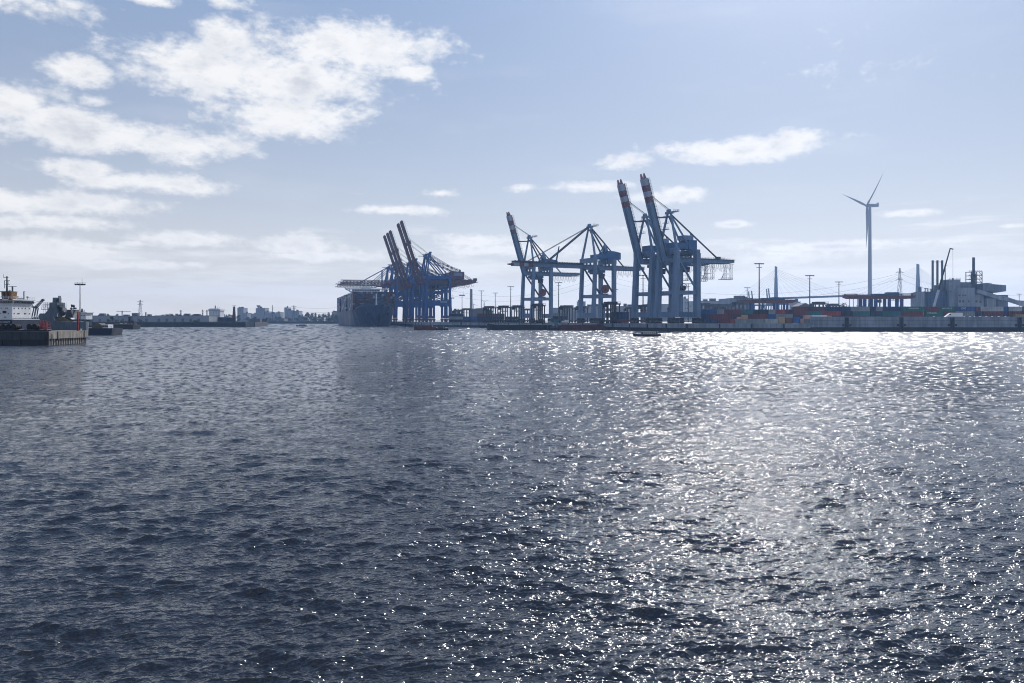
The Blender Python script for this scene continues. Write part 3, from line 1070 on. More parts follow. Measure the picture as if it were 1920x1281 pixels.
def yard_rows():
    DF = 497.0
    rows = [
        # (photo columns, colour) of each tier seen; ground height; tiers from the top down
        (GZ, 'left half of the yard', [
            [(1316, 1344, 'blue'), (1344, 1358, 'grey'), (1358, 1391, 'maroon'), (1391, 1412, 'teal'), (1412, 1441, 'dark'), (1441, 1454, 'grey'), (1454, 1473, 'red'), (1473, 1487, 'purple')],
            [(1316, 1332, 'navy'), (1332, 1368, 'maroon'), (1368, 1405, 'purple'), (1405, 1440, 'maroon'), (1440, 1455, 'blue'), (1455, 1487, 'grey')],
            [(1318, 1346, 'navy'), (1346, 1370, 'red'), (1370, 1402, 'dark'), (1402, 1438, 'navy'), (1438, 1462, 'grey'), (1462, 1487, 'maroon')]]),
        (6.6, 'long row behind the flood wall', [
            [(1488, 1514, 'maroon'), (1514, 1547, 'purple'), (1547, 1571, 'navy'), (1571, 1595, 'navy'), (1596, 1631, 'grey'), (1631.5, 1642, 'dark'), (1642.5, 1655, 'grey'), (1655.5, 1690, 'navy'), (1690.5, 1700, 'green'),
             (1700.5, 1735.5, 'green'), (1736, 1762.5, 'maroon'), (1763, 1791.5, 'green'), (1792, 1828, 'blue'), (1828.5, 1838, 'maroon'), (1838.5, 1882, 'pale'), (1882.5, 1891, 'blue'), (1891.5, 1917, 'pale'), (1918, 1950, 'brown')],
            [(1488, 1513, 'maroon'), (1513.5, 1541, 'teal'), (1541.5, 1577, 'red'), (1577.5, 1599, 'dark'), (1599.5, 1632, 'teal'), (1632.5, 1642, 'navy'), (1642.5, 1654, 'navy'), (1654.5, 1690, 'teal'), (1690.5, 1731, 'maroon'),
             (1736, 1768, 'green'), (1768.5, 1791.5, 'maroon'), (1792, 1828, 'grey'), (1828.5, 1840, 'navy'), (1844.5, 1882, 'maroon'), (1882.5, 1890.5, 'navy'), (1891, 1917, 'maroon'), (1918, 1950, 'navy')],
            [(1488, 1520, 'navy'), (1520.5, 1556, 'grey'), (1556.5, 1592, 'navy'), (1592.5, 1628, 'maroon'), (1628.5, 1660, 'green'), (1660.5, 1696, 'navy'), (1696.5, 1732, 'purple'), (1736, 1770, 'teal'), (1770.5, 1806, 'dark'),
             (1806.5, 1842, 'purple'), (1842.5, 1878, 'brown'), (1878.5, 1917, 'navy')]]),
    ]
    texts = {(1700.5, 0): ('EVERGREEN', 1.15, -1.6), (1736, 1): ('EVERGREEN', 1.1, -1.4), (1763, 0): ('HOC GOTTE', 1.1, -.4), (1792, 0): ('CMC', 1.5, -1.0)}
    for gz, where, tiers in rows:
        n = len(tiers)
        for ti, tier in enumerate(tiers):
            seen = {}
            for k, (a, b, c) in enumerate(tier):
                L = (b - a) / F * DF
                z = gz + (n - 1 - ti) * 2.9
                cw = CW.get(c, c)
                row = ('top', 'middle', 'bottom')[ti]
                seen[c] = seen.get(c, 0) + 1
                total = sum(1 for t in tier if t[2] == c)
                which = 'only ' + cw if total == 1 else ORD[seen[c] - 1] + ' ' + cw
                lab = f'{which} container' + ('' if total == 1 else ' from the left') + f', {row} tier, {where}'
                if (a, ti) in texts:
                    lab = f'{cw} container lettered in white, {which} in the {row} tier of the {where}'
                    lab = f'{which} container in the {row} tier, white lettering, {where}'
                o = container((X((a + b) / 2, DF)), DF + 1.22 + (ti % 2) * .02, z, L - .12, c, lab, 'containers stacked in the terminal yard', W=2.44)
                if (a, ti) in texts:
                    tx, sz, dx_ = texts[(a, ti)]
                    lettering(o, tx, dx_, -1.25, 1.75, sz)
    # single boxes nearer the quay edge and small mixed cargo on the apron
    front = [(1369.5, 1377, 'red', 484, 0, 'short red container standing alone on the apron'), (1378, 1402, 'grey', 484, 0, 'grey container with tan crate on its roof, on the apron'),
             (1403, 1432, 'grey', 485, 0, 'plain blue-grey container between two grey ones near the quay edge'), (1434, 1459, 'pale', 484, 0, 'pale grey container left of the tan tank on the apron'),
             (1322, 1340, 'navy', 486, 0, 'navy container right of the biggest light grey crane'), (1346, 1368, 'maroon', 486, 0, 'maroon container left of the short red container'),
             (1508, 1521, 'grey', 484, 0, 'small grey container at the left end of the flood wall')]
    for a, b, c, D, k, lab in front:
        container(X((a + b) / 2, D), D + 1.2, GZ, (b - a) / F * D, c, lab, 'loose containers on the apron', H=2.75)
    o = container(X(1912.5, 487), 488, 7.6, 6.1 if False else 5.4, 'tan', 'tan container at the right edge, in front of the long yard row', 'loose containers on the apron', H=2.9)

yard_rows()


def cargo():
    def crate(px0, px1, y0, y1, D, m, label, name='cargo_crate', depth=2.2):
        x0, x1, z0, z1 = X(px0, D), X(px1, D), Zy(y1, D), Zy(y0, D)
        r = thing(name, label, 'crate', ((x0 + x1) / 2, D, z0), 0, 'mixed cargo on the apron')
        w, h = (x1 - x0) / 2, z1 - z0
        b = MB().box(-w, w, 0, depth, .12, h)
        b.build('box', M[m], r)
        t = MB()
        for i in range(4):
            xx = -w + .08 + (2 * w - .16) * i / 3
            t.box(xx - .06, xx + .06, -.05, -.003, .12, h)
        t.box(-w, w, -.05, depth, 0, .117).box(-w, w, -.06, depth + .05, h + .003, h + .08)
        t.build('batten', M[m], r)
        return r
    top = GZ + 2.75
    ytop = HOR - (top - HC) * F / 484
    crate(1391, 1402, 591, ytop, 484, 'cargo_tan', 'tall tan crate standing on the grey container roof')
    crate(1383, 1390.6, 594.6, ytop, 484, 'cargo_salmon', 'low salmon crate beside the tall tan crate')
    crate(1460, 1472, 594.5, 606.4, 484, 'cargo_tan', 'ochre tan crate on the apron beside the pale grey container', 'tank_crate')
    crate(1473, 1487, 596, 606.4, 485, 'brick', 'brown crate between the ochre crate and the blue one')
    crate(1488, 1500, 595, 606.4, 485, 'cargo_blue', 'bright blue crate on the apron near the flood wall')
    crate(1501, 1507, 598, 606.4, 484, 'cargo_salmon', 'narrow salmon crate right of the bright blue crate')
    ytop2 = HOR - (GZ + 2.76 - HC) * F / 484
    crate(1508, 1521, 591.5, ytop2, 484, 'cargo_salmon', 'salmon crate on top of the small grey container')
    yw = HOR - (8.95 - HC) * F / 477
    crate(1523, 1551, 591.2, 601, 478, 'ship_white', 'long whitish crate behind the flood wall top')
    crate(1551.5, 1560, 592.5, 601, 478, 'cargo_tan', 'tan crate at the right end of the long whitish crate')
cargo()


# ------------------------------------------------------------------ vehicles on the terminal
def carrier_proto():
    r = thing('straddle_carrier', 'x', 'straddle carrier', (0, 0, 0), 0, 'straddle carriers on the terminal')
    m = M['dark_steel']
    for s in (-1, 1):
        b = MB()
        b.box(-5, 5, s * 2.3 - .35, s * 2.3 + .35, 1.0, 2.0)
        b.build('side_frame', m, r)
        for x in (-4.6, -1.4, 1.6, 4.6):
            MB().box(x - .28, x + .28, s * 2.3 - .28, s * 2.3 + .28, 2.003, 11.2).build('leg', m, r)
            MB().tube((x, s * 2.3 - .4, .62), (x, s * 2.3 + .4, .62), .62, n=12).build('wheel', M['rubber'], r)
    t = MB().box(-5.2, 5.2, -2.9, 2.9, 11.2, 12.0).box(-4.2, 3.2, -2.2, 2.2, 12.003, 12.9)
    t.rail((-5.2, -2.9, 12), (5.2, -2.9, 12), 1.0, 2.6)
    t.build('top_frame', m, r)
    MB().slab([(-6.6, 9.6), (-5.0, 9.6), (-5.0, 11.4), (-6.9, 11.4)], -1.6, .4).build('cab', M['glass_dark'], r)
    MB().box(-3.6, 3.6, -1.2, 1.2, 8.4, 8.9).beam((-3, 0, 8.9), (-3, 0, 11.2), .15).beam((3, 0, 8.9), (3, 0, 11.2), .15).build('spreader', M['crane_red'], r)
    return r


carr = carrier_proto()
spots = [(918, 575, 640, 50, 'leftmost of three left of the smallest light grey crane'), (945, 574, 640, 52, 'middle of three left of the smallest light grey crane'),
         (971, 573.5, 630, 55, 'rightmost of three left of the smallest light grey crane'), (1009, 570.3, 520, 60, 'tall and dark, in front of the smallest light grey crane'),
         (989, 579.5, 760, 35, 'distant, between the legs of the smallest light grey crane'), (1061, 573.6, 620, 45, 'dark, halfway between the smallest light grey crane and the lowered-boom crane'),
         (1090, 575, 650, 40, 'dark, behind the left legs of the lowered-boom crane'), (1128, 575.2, 700, 80, 'small, between the landside legs of the lowered-boom crane'),
         (1146, 567, 520, 35, 'big dark, behind the right leg of the lowered-boom crane'), (1209, 572.5, 620, 30, 'dark, behind the left legs of the two tallest light grey cranes'),
         (1182, 577, 760, 20, 'distant, left of the two tallest light grey cranes'), (1259, 576.5, 760, 70, 'small, between the legs of the two tallest light grey cranes'),
         (875, 579, 770, 40, 'dark, near the foot of the tall chimney'), (858, 582, 860, 40, 'distant, just right of the blue cranes'),
         (1322, 569.5, 720, 25, 'first in the line right of the largest light grey crane'), (1337, 571, 740, 25, 'second in the line right of the largest light grey crane'),
         (1352, 571.5, 750, 25, 'third in the line right of the largest light grey crane'), (1366, 571.5, 760, 25, 'fourth in the line right of the largest light grey crane'),
         (1386, 567.5, 640, 20, 'fifth in the line right of the largest light grey crane'), (1536, 567.2, 640, 15, 'dark, alone on the skyline above the maroon containers'),
         (1562, 570.5, 740, 20, 'dark, beside the round tree on the skyline')]
for i, (px, ty, D, a, lab) in enumerate(spots):
    o = carr if i == 0 else copy_tree(carr)
    o['label'] = 'straddle carrier, ' + lab
    o.location = (X(px, D), D, GZ)
    o.rotation_euler = (0, 0, R(a))
    k = (Zy(ty, D) - GZ) / 12.6
    o.scale = (min(k, 1.2), min(k, 1.2), k)


def car_proto(name, label, col, van=False):
    r = thing(name, label, 'van' if van else 'car', (0, 0, 0), 0, 'cars parked along the quay')
    if van:
        MB().slab([(-2.6, .35), (2.6, .35), (2.6, 1.0), (1.9, 1.3), (1.3, 2.2), (-2.6, 2.25)], -.95, .95).build('body', M[col], r)
        MB().slab([(1.35, 2.0), (1.75, 1.35), (.6, 1.35), (.6, 2.0)], -.97, .97).build('window', M['glass_dark'], r)
    else:
        MB().slab([(-2.1, .3), (2.1, .3), (2.1, .8), (1.2, .95), (.6, 1.45), (-1.2, 1.48), (-1.8, .95), (-2.1, .9)], -.85, .85).build('body', M[col], r)
        MB().slab([(.55, 1.38), (1.0, .98), (-1.55, .98), (-1.15, 1.38)], -.87, .87).build('window', M['glass_dark'], r)
    for x in (-1.35, 1.35):
        for s in (-1, 1):
            MB().tube((x, s * .72, .33), (x, s * .9, .33), .33, n=10).build('wheel', M['rubber'], r)
    return r
v = car_proto('parked_van', 'white van parked on the quay just left of the smallest light grey crane', 'white_paint', True)
v.location = (X(941.5, 650), 652, GZ)
v2 = copy_tree(v, (X(1060, 575), 577, GZ), R(180), 'white van parked on the quay between the smallest and lowered-boom light grey cranes')
cp = car_proto('parked_car', 'silver car behind the flood wall, first of the row right of the white lorry', 'crane_white')
cp.location = (X(1812, 481), 481, 7.75)
for px, lab, a in ((1822, 'silver car behind the flood wall, second of the row right of the white lorry', 8), (1831, 'silver car behind the flood wall, third of the row right of the white lorry', -6), (1842, 'silver car behind the flood wall, fourth of the row right of the white lorry', 0),
                   (1853, 'silver car behind the flood wall, fifth of the row right of the white lorry', 5), (1864, 'silver car behind the flood wall, sixth of the row right of the white lorry', -4), (1876, 'silver car behind the flood wall, seventh of the row right of the white lorry', 10),
                   (1889, 'silver car behind the flood wall, last of the row right of the white lorry', 0), (1755, 'silver car alone behind the flood wall, left of the white lorry', 0)):
    copy_tree(cp, (X(px, 481), 481, 7.75), R(a), lab)


def bank():
    o = MB().box(181, 400, 478.6, 486, 6.59, 7.75).build('wall_road', M['asphalt'])
    tagk(o, 'structure')
bank()


def lorry():
    D = 481
    r = thing('white_lorry', 'white box lorry with sloping cab front on the flood wall road', 'lorry', (X(1788, D), D, 7.75), 0)
    w = X(1803, D) - X(1788, D)
    MB().box(-w + 3.2, w, -1.25, 1.25, .9, 3.55).build('cargo_box', M['white_paint'], r)
    MB().slab([(-w - .6, .5), (-w + 3.1, .5), (-w + 3.1, 3.4), (-w + 2.2, 3.3), (-w + .3, 1.7), (-w - .6, 1.2)], -1.2, 1.2).build('cab', M['white_paint'], r)
    MB().slab([(-w + 1.0, 2.15), (-w + 2.1, 3.05), (-w + 2.6, 3.05), (-w + 2.6, 2.15)], -1.215, 1.215).build('window', M['glass_dark'], r)
    MB().box(-w + 2.8, w - .3, -.9, .9, .55, .897).build('chassis', M['dark_steel'], r)
    for x in (-w + 1.2, w - 2.6, w - 1.3):
        for s in (-1, 1):
            MB().tube((x, s * .9, .48), (x, s * 1.2, .48), .48, n=12).build('wheel', M['rubber'], r)
lorry()


def flat_trailer():
    D = 481
    x0, x1 = X(1676, D), X(1728, D)
    L = (x1 - x0) / 2
    r = thing('flat_trailer', 'long red flatbed trailer with low stake sides behind the flood wall', 'trailer', ((x0 + x1) / 2, D, 7.75), 0)
    MB().box(-L, L, -1.2, 1.2, .9, 1.25).build('bed', M['signal_red'], r)
    st = MB()
    for i in range(15):
        x = -L + .1 + (2 * L - .2) * i / 14
        st.box(x - .07, x + .07, -1.28, -1.203, .9, 2.0 + .25 * (i % 2))
    st.box(-L, L, -1.32, -1.285, 1.9, 2.05)
    st.build('stake_side', M['signal_red'], r)
    for x in (-L + 2, -L + 3.3, L - 3.4, L - 2.1):
        for s in (-1, 1):
            MB().tube((x, s * .85, .45), (x, s * 1.15, .45), .45, n=12).build('wheel', M['rubber'], r)
flat_trailer()


# ------------------------------------------------------------------ light masts
def mast(px, ty, D, label, style=0, base=GZ, k=1.0):
    h = Zy(ty, D) - base
    r = thing('light_mast', label, 'light mast', (X(px, D), D, base), R(random.uniform(-10, 10)), 'tall light masts')
    MB().tube((0, 0, 0), (0, 0, h), .55 * k, .28 * k, n=10).build('pole', M['dark_steel'], r)
    w = (3.3 if style == 0 else 4.2) * k
    if style == 0:
        b = MB().box(-w, w, -.3, .3, h - .5, h - .1).box(-w * .55, w * .55, -.25, .25, h - 3, h - 2.7)
        ring = b.build('lamp_bar', M['dark_steel'], r)
        for i in range(6):
            x = -w + .6 + (2 * w - 1.2) * i / 5
            MB().slab([(x - .3, h - .8), (x + .3, h - .8), (x + .25, h - .52), (x - .25, h - .52)], -.4, .3).build('floodlight', M['black_steel'], ring)
    else:
        b = MB().tube((0, 0, h - .9 * k), (0, 0, h - .4 * k), w, n=16)
        b.rail((-w, 0, h - .4 * k), (w, 0, h - .4 * k), 1.3 * k, 2 * k, .05 * k).beam((w * .4, 0, h - .4 * k), (w * .4, 0, h + 4.5 * k), .15 * k)
        ring = b.build('lamp_platform', M['dark_steel'], r)
        for i in range(8):
            a = i * math.pi / 4
            x, y = math.cos(a) * w * .8, math.sin(a) * w * .8
            MB().box(x - .5 * k, x + .5 * k, y - .4 * k, y + .4 * k, h - 1.5 * k, h - .903 * k).build('floodlight', M['black_steel'], ring)
    return r
for px, ty, st, lab in ((846.6, 558, 1, 'shorter light mast with round platform just right of the blue cranes'), (866.4, 553, 1, 'light mast with round platform and thin aerial, left of the chimney'),
                        (902.4, 545, 0, 'light mast with crossbar first right of the chimney'), (928.6, 549, 0, 'light mast between two straddle carriers, second right of the chimney'),
                        (957.6, 537, 0, 'light mast left of the smallest light grey crane'), (1047.5, 529.5, 0, 'light mast between the smallest and lowered-boom light grey cranes'),
                        (1153.5, 542, 0, 'light mast right of the lowered-boom light grey crane'), (1205.7, 515.5, 0, 'light mast seen between the legs of the raised light grey crane'),
                        (1290.5, 531.5, 0, 'light mast behind the right legs of the largest light grey crane'), (1401, 539, 0, 'short light mast left of the tallest light mast on the right'),
                        (1518.3, 516, 0, 'light mast above the maroon containers, second of the three tall right-hand masts'), (1573, 528, 0, 'light mast beside the round tree, third of the three tall right-hand masts'),
                        (1911, 551, 0, 'distant light mast at the far right beyond the conveyor')):
    D = 33.8 * F / (600 - ty)
    mast(px, ty, min(D, 1150), lab, st)
mast(1423.5, 493.5, 530, 'tallest light mast in front of the cable bridge pylon')

# ------------------------------------------------------------------ rail gantries over the yard
def gantry(px0, px1, yt, yb, D, legs, houses, label, hump=False):
    z0, z1 = Zy(yb, D), Zy(yt, D)
    x0, x1 = X(px0, D), X(px1, D)
    r = thing('rail_gantry', label, 'gantry crane', (0, D, 0), 0, 'maroon rail gantries')
    b = MB()
    for y in (-4, 4):
        b.slab([(x0 + 3, z0), (x1 - 3, z0), (x1, z0 + 1), (x1, z1), (x0, z1), (x0, z0 + 1)], y - .8, y + .8)
    for x in np.linspace(x0 + 1, x1 - 1, 6):
        b.box(x - .5, x + .5, -3.2, 3.2, z0 + .6, z1 - .4)
    b.build('bridge_girder', M['crane_maroon'], r)
    rl = MB()
    for y in (-5, 5):
        rl.rail((x0, y, z1 + .2), (x1, y, z1 + .2), 1.2, 3.2, .06)
        rl.box(x0, x1, y - .5, y + .5, z1 + .02, z1 + .2)
    rl.build('walkway', M['dark_steel'], r)
    for px, w in legs:
        x = X(px, D)
        for y in (-4, 4):
            MB().box(x - w / 2, x + w / 2, y - .7, y + .7, GZ, z0 - .003).build('leg', M['crane_blue'], r)
    for a, c, y0, y1 in houses:
        MB().box(X(a, D), X(c, D), -2.9, 2.9, Zy(y1, D), Zy(y0, D)).build('machinery_house', M['house_blue'], r)
    return r, z0
g1, z0 = gantry(1384, 1487, 562.5, 569, 660, [(1409, 2.2), (1427, 1.2), (1454, 1.8), (1473, 1.8)], [(1428, 1470, 559, 562.2), (1446, 1460, 557.6, 558.9)], 'maroon rail gantry with long blue house, in front of the left bridge pylon')
st = MB()
for a, b_ in ((1418, 1424), (1432, 1424)):
    pass
st.beam((X(1433, 660), 0, z0), (X(1427, 660), 0, GZ), .5).beam((X(1414, 660), 0, z0), (X(1409.5, 660), 0, GZ), .5)
st.build('brace', M['dark_steel'], g1)
g2, z0 = gantry(1584, 1711, 554.8, 560.6, 640, [(1617, 2.6), (1637.5, 2.6), (1663, 2.2), (1686, 2.4)], [(1636, 1657, 551, 554.5), (1661.5, 1683, 548.3, 554.5)], 'long maroon rail gantry with two blue houses, crossing the wind turbine tower')
st = MB()
st.beam((X(1632, 640), 0, z0), (X(1625, 640), 0, GZ + 8), .5).beam((X(1650, 640), 0, z0), (X(1648, 640), 0, GZ), .9)
for px in (1596, 1603, 1611):
    st.beam((X(px, 640), 3, z0), (X(px, 640), 3, GZ), .35)
st.build('brace', M['dark_steel'], g2)
MB().box(X(1583, 640), X(1607, 640), -1.2, 1.2, Zy(551, 640), Zy(552.5, 640)).beam((X(1584, 640), 0, Zy(552, 640)), (X(1584, 640), 0, Zy(556, 640)), .8).beam((X(1606, 640), 0, Zy(552, 640)), (X(1606, 640), 0, Zy(556, 640)), .8).build('end_frame', M['crane_maroon'], g2)
MB().box(X(1688, 640), X(1711, 640), -1.2, 1.2, Zy(550.5, 640), Zy(552, 640)).beam((X(1710, 640), 0, Zy(552, 640)), (X(1710, 640), 0, Zy(556, 640)), .8).beam((X(1690, 640), 0, Zy(552, 640)), (X(1690, 640), 0, Zy(556, 640)), .8).build('end_frame', M['crane_maroon'], g2)
fe = festoon(X(1667, 640), X(1684, 640), 0, z0, 1.6, 6, .2)
fe.box(X(1643, 640), X(1651, 640), -2, 2, z0 - 3, z0 - .6)
fe.build('trolley', M['dark_steel'], g2)


# ------------------------------------------------------------------ wind turbines
def turbine(px, hy, D, bl, angs, yaw, label, base, w0=4.6, w1=2.9, hubdx=0):
    hz = Zy(hy, D) - base
    r = thing('wind_turbine', label, 'wind turbine', (X(px, D), D, base), R(yaw), 'wind turbines')
    MB().tube((0, 0, 0), (0, 0, hz - 1.2), w0 / 2, w1 / 2, n=20).build('tower', M['turbine_white'], r, smooth=False)
    k = bl / 47.0
    n = MB().loft([[(x * k, y * k * s, hz + z * k * s) for y, z in ((-1.5, -1.6), (1.5, -1.6), (1.7, 1.2), (1.2, 1.8), (-1.2, 1.8), (-1.7, 1.2))] for x, s in ((-2.8, .8), (-1.5, 1), (6, 1.0), (9.6, .82))])
    n.box(8.4 * k, 9.6 * k, -1.2 * k, 1.2 * k, hz + 1.3 * k, hz + 3.2 * k)
    n.build('nacelle', M['turbine_white'], r)
    h = MB().loft([[((x) * k, math.cos(t) * rr * k, hz + math.sin(t) * rr * k) for t in np.linspace(0, 2 * math.pi, 12, endpoint=False)] for x, rr in ((-2.81, 1.7), (-4.2, 1.6), (-5.2, 1.0), (-5.6, .3))])
    h.build('hub', M['turbine_white'], r)
    for a in angs:
        a = R(a)
        ca, sa = math.cos(a), math.sin(a)
        rings = []
        for t in np.linspace(0, 1, 14):
            s = 1.2 * k + t * bl
            chord = (1.7 + 2.4 * math.exp(-((t - .2) / .16) ** 2) * (t > .03) if t < .2 else 4.1 * (1 - (t - .2) / .8) ** 1.1 + .25) * k * .95
            th = chord * (.34 if t > .1 else .8)
            tw = R(28) * (1 - t) + R(6)
            ring = []
            for q in np.linspace(0, 2 * math.pi, 10, endpoint=False):
                cu, cv = math.cos(q) * chord / 2 + chord * .12, math.sin(q) * th / 2
                u = cu * math.cos(tw) - cv * math.sin(tw)
                vx = cu * math.sin(tw) + cv * math.cos(tw)
                # radial direction in the rotor plane (y, z)
                ring.append((-3.8 * k - 3.8 * k * t ** 1.6 + vx, sa * s + ca * u, hz + ca * s - sa * u))
            rings.append(ring)
        MB().loft(rings).build('blade', M['turbine_white'], r, smooth=True)
    return r
turbine(1631, 385.5, 854, 46, (-53.5, -173.5, 66.5), 6, 'huge white wind turbine above the container yard on the right', GZ)
turbine(908, 566.5, 2200, 15, (50, 170, -70), 70, 'small distant wind turbine whose blades form a Y, right of the chimney', GZ, 2.4, 1.6)
turbine(888, 570.5, 2000, 15, (15, 135, -105), 60, 'small distant wind turbine just right of the chimney foot', GZ, 2.2, 1.5)

ch = MB().tube((0, 0, 0), (0, 0, Zy(542, 1400) - GZ), 2.6, 2.2, n=16).build('tall_chimney', M['concrete'])
ch.location = (X(883.5, 1400), 1400, GZ)
tag(ch, 'plain tall grey chimney standing right of the blue cranes', 'chimney')


# ------------------------------------------------------------------ power plant, mobile crane
def windows(parent, D, rects, m='glass_dark', name='window', dep=.15):
    for (a, b, y0, y1) in rects:
        MB().box(X(a, D), X(b, D), -dep, .25, Zy(y1, D), Zy(y0, D)).build(name, M[m], parent)


def plant():
    D = 640
    r = thing('power_plant', 'grey industrial plant with stacked blocks, slanting conveyor and steel stack on the right', 'industrial building', (0, D, 0))

    def blk(name, a, b, y0, y1, d0, d1, m):
        return MB().box(X(a, D), X(b, D), d0, d1, GZ if y1 is None else Zy(y1, D), Zy(y0, D)).build(name, M[m], r)
    blk('stair_tower', 1726, 1736, 548, None, 2, 16, 'plant_light')
    st = blk('boiler_house', 1736.1, 1779.8, 546.5, None, 3, 20, 'plant_dark')
    fr = MB()
    for px in np.linspace(1737, 1779, 8):
        fr.box(X(px, D) - .22, X(px, D) + .22, 2.5, 2.99, GZ, Zy(546, D))
    for y in (547, 553.5, 560, 566.5):
        fr.box(X(1736.5, D), X(1779.5, D), 2.6, 2.97, Zy(y, D) - .3, Zy(y, D) + .1)
    fr.build('steel_frame', M['house_blue'], st)
    tb = blk('tower_block', 1780, 1801, 524, None, 0, 14, 'plant_light')
    mb = blk('main_block', 1792, 1824, 540, None, -3, -.01, 'plant_light')
    blk('rear_block', 1801.1, 1823, 529, None, 2, 18, 'plant_grey')
    lb = blk('annex', 1824.1, 1842, 553, None, -2, 10, 'plant_light')
    blk('pump_house', 1845, 1862, 560, None, -4, 4, 'plant_light')
    blk('filter_block', 1824.1, 1850, 534, None, 11, 24, 'plant_grey')
    windows(mb, D, [(1793.6, 1797, 553, 555.4), (1800, 1803, 553, 555.4), (1804.2, 1808, 553, 555.4), (1793.8, 1798, 563, 567.5), (1800, 1804, 563, 567.5), (1811, 1814, 563.5, 567)], dep=3.06)
    windows(lb, D, [(1826, 1830, 563, 567.3), (1833.5, 1837.5, 564, 568)], dep=2.06)
    windows(tb, D, [(1781, 1784, 528, 529.4), (1781, 1783, 536, 537), (1781, 1783, 546, 547.5)], dep=.06)
    # hopper house on stilts
    hp = MB().slab([(X(1842, D), Zy(546, D)), (X(1866, D), Zy(547.5, D)), (X(1868, D), Zy(549, D)), (X(1885, D), Zy(546.3, D)), (X(1885, D), Zy(535, D)), (X(1842, D), Zy(531.5, D))], -1, 12)
    hp.box(X(1850, D), X(1862, D), 1, 9, Zy(531.6, D), Zy(530.6, D))
    hp.build('hopper_house', M['plant_grey'], r)
    MB().box(X(1849, D), X(1862.5, D), .5, 10, GZ, Zy(547.6, D)).build('hopper_support', M['plant_dark'], r)
    blk('transfer_tower', 1873.5, 1893, 553, None, 2, 10, 'plant_grey')
    # conveyor gallery
    cv = MB()
    for a, b in (((1826, 546), (1873, 561)), ((1872, 558.5), (1919, 573.5))):
        cv.beam((X(a[0], D), -4.5, Zy(a[1], D)), (X(b[0], D), -4.5, Zy(b[1], D)), 2.6, 3.0)
    cv.build('conveyor_gallery', M['plant_light'], r)
    # stack in its scaffold
    s = MB().tube((X(1832.2, D), 5, GZ + 10), (X(1832.2, D), 5, Zy(512, D)), 1.7, n=16).tube((X(1832.2, D), 5, Zy(512, D)), (X(1832.2, D), 5, Zy(482, D)), 1.05, n=16)
    s.tube((X(1832.2, D), 5, Zy(520, D)), (X(1832.2, D), 5, Zy(516, D)), 2.2, n=16)
    s.build('stack', M['plant_dark'], r)
    f = MB()
    for px in (1823, 1843.5):
        for y in (1.5, 9):
            f.beam((X(px, D), y, Zy(534, D)), (X(px, D), y, Zy(509, D)), .45)
    for yy in (509.5, 516.5, 523.5, 530):
        for y in (1.5, 9):
            f.beam((X(1822, D), y, Zy(yy, D)), (X(1844, D), y, Zy(yy, D)), .4)
        f.box(X(1819.5, D), X(1824, D), 1.5, 4, Zy(yy, D) - .1, Zy(yy, D) + .1)
        f.rail((X(1819.5, D), 1.5, Zy(yy, D)), (X(1843, D), 1.5, Zy(yy, D)), 1.2, 1.6)
    for k in range(3):
        y0, y1 = 509.5 + 7 * k, 516.5 + 7 * k
        f.beam((X(1837, D), 1.5, Zy(y0, D)), (X(1843.5, D), 1.5, Zy(y1, D)), .3).beam((X(1823, D), 1.5, Zy(y0, D)), (X(1829, D), 1.5, Zy(y1, D)), .3)
    f.build('stack_scaffold', M['dark_steel'], r)
    for px in (1758.6, 1767.6, 1776.6):
        MB().tube((X(px, D), 8, GZ + 8), (X(px, D), 8, Zy(487, D)), .85, n=12).build('flue', M['plant_dark'], r)
    MB().beam((X(1758.6, D), 8, Zy(490, D)), (X(1776.6, D), 8, Zy(490, D)), .3).build('flue_tie', M['dark_steel'], r)
    MB().beam((X(1779.8, D), 6, GZ), (X(1779.8, D), 6, Zy(496, D)), .55).beam((X(1779.8, D), 6, Zy(496.5, D)), (X(1784, D), 6, Zy(496.5, D)), .3).build('aerial_mast', M['dark_steel'], r)
    MB().tube((X(1735.5, D), 9, GZ), (X(1735.5, D), 9, Zy(537, D)), 1.25, n=12).build('vent_stack', M['plant_grey'], r)
    rf = MB()
    rf.rail((X(1739, D), 4, Zy(546.4, D)), (X(1779, D), 4, Zy(546.4, D)), 2.0, 4, .1)
    rf.box(X(1766, D), X(1779, D), 5, 12, Zy(546.4, D), Zy(534, D)).rail((X(1766, D), 5, Zy(534, D)), (X(1779, D), 5, Zy(534, D)), 1.4, 1.5, .08)
    for px, yy in ((1742, 540), (1747, 540), (1753, 541)):
        rf.beam((X(px, D), 6, Zy(546.5, D)), (X(px, D), 6, Zy(yy, D)), .5)
    rf.beam((X(1740, D), 6, Zy(540.5, D)), (X(1748, D), 6, Zy(540.5, D)), .4)
    rf.rail((X(1780, D), .2, Zy(524, D)), (X(1801, D), .2, Zy(524, D)), 1.1, 2.5, .06)
    rf.rail((X(1792, D), -2.8, Zy(540, D)), (X(1824, D), -2.8, Zy(540, D)), 1.1, 2.5, .06)
    rf.build('roof_plant', M['plant_dark'], r)
plant()


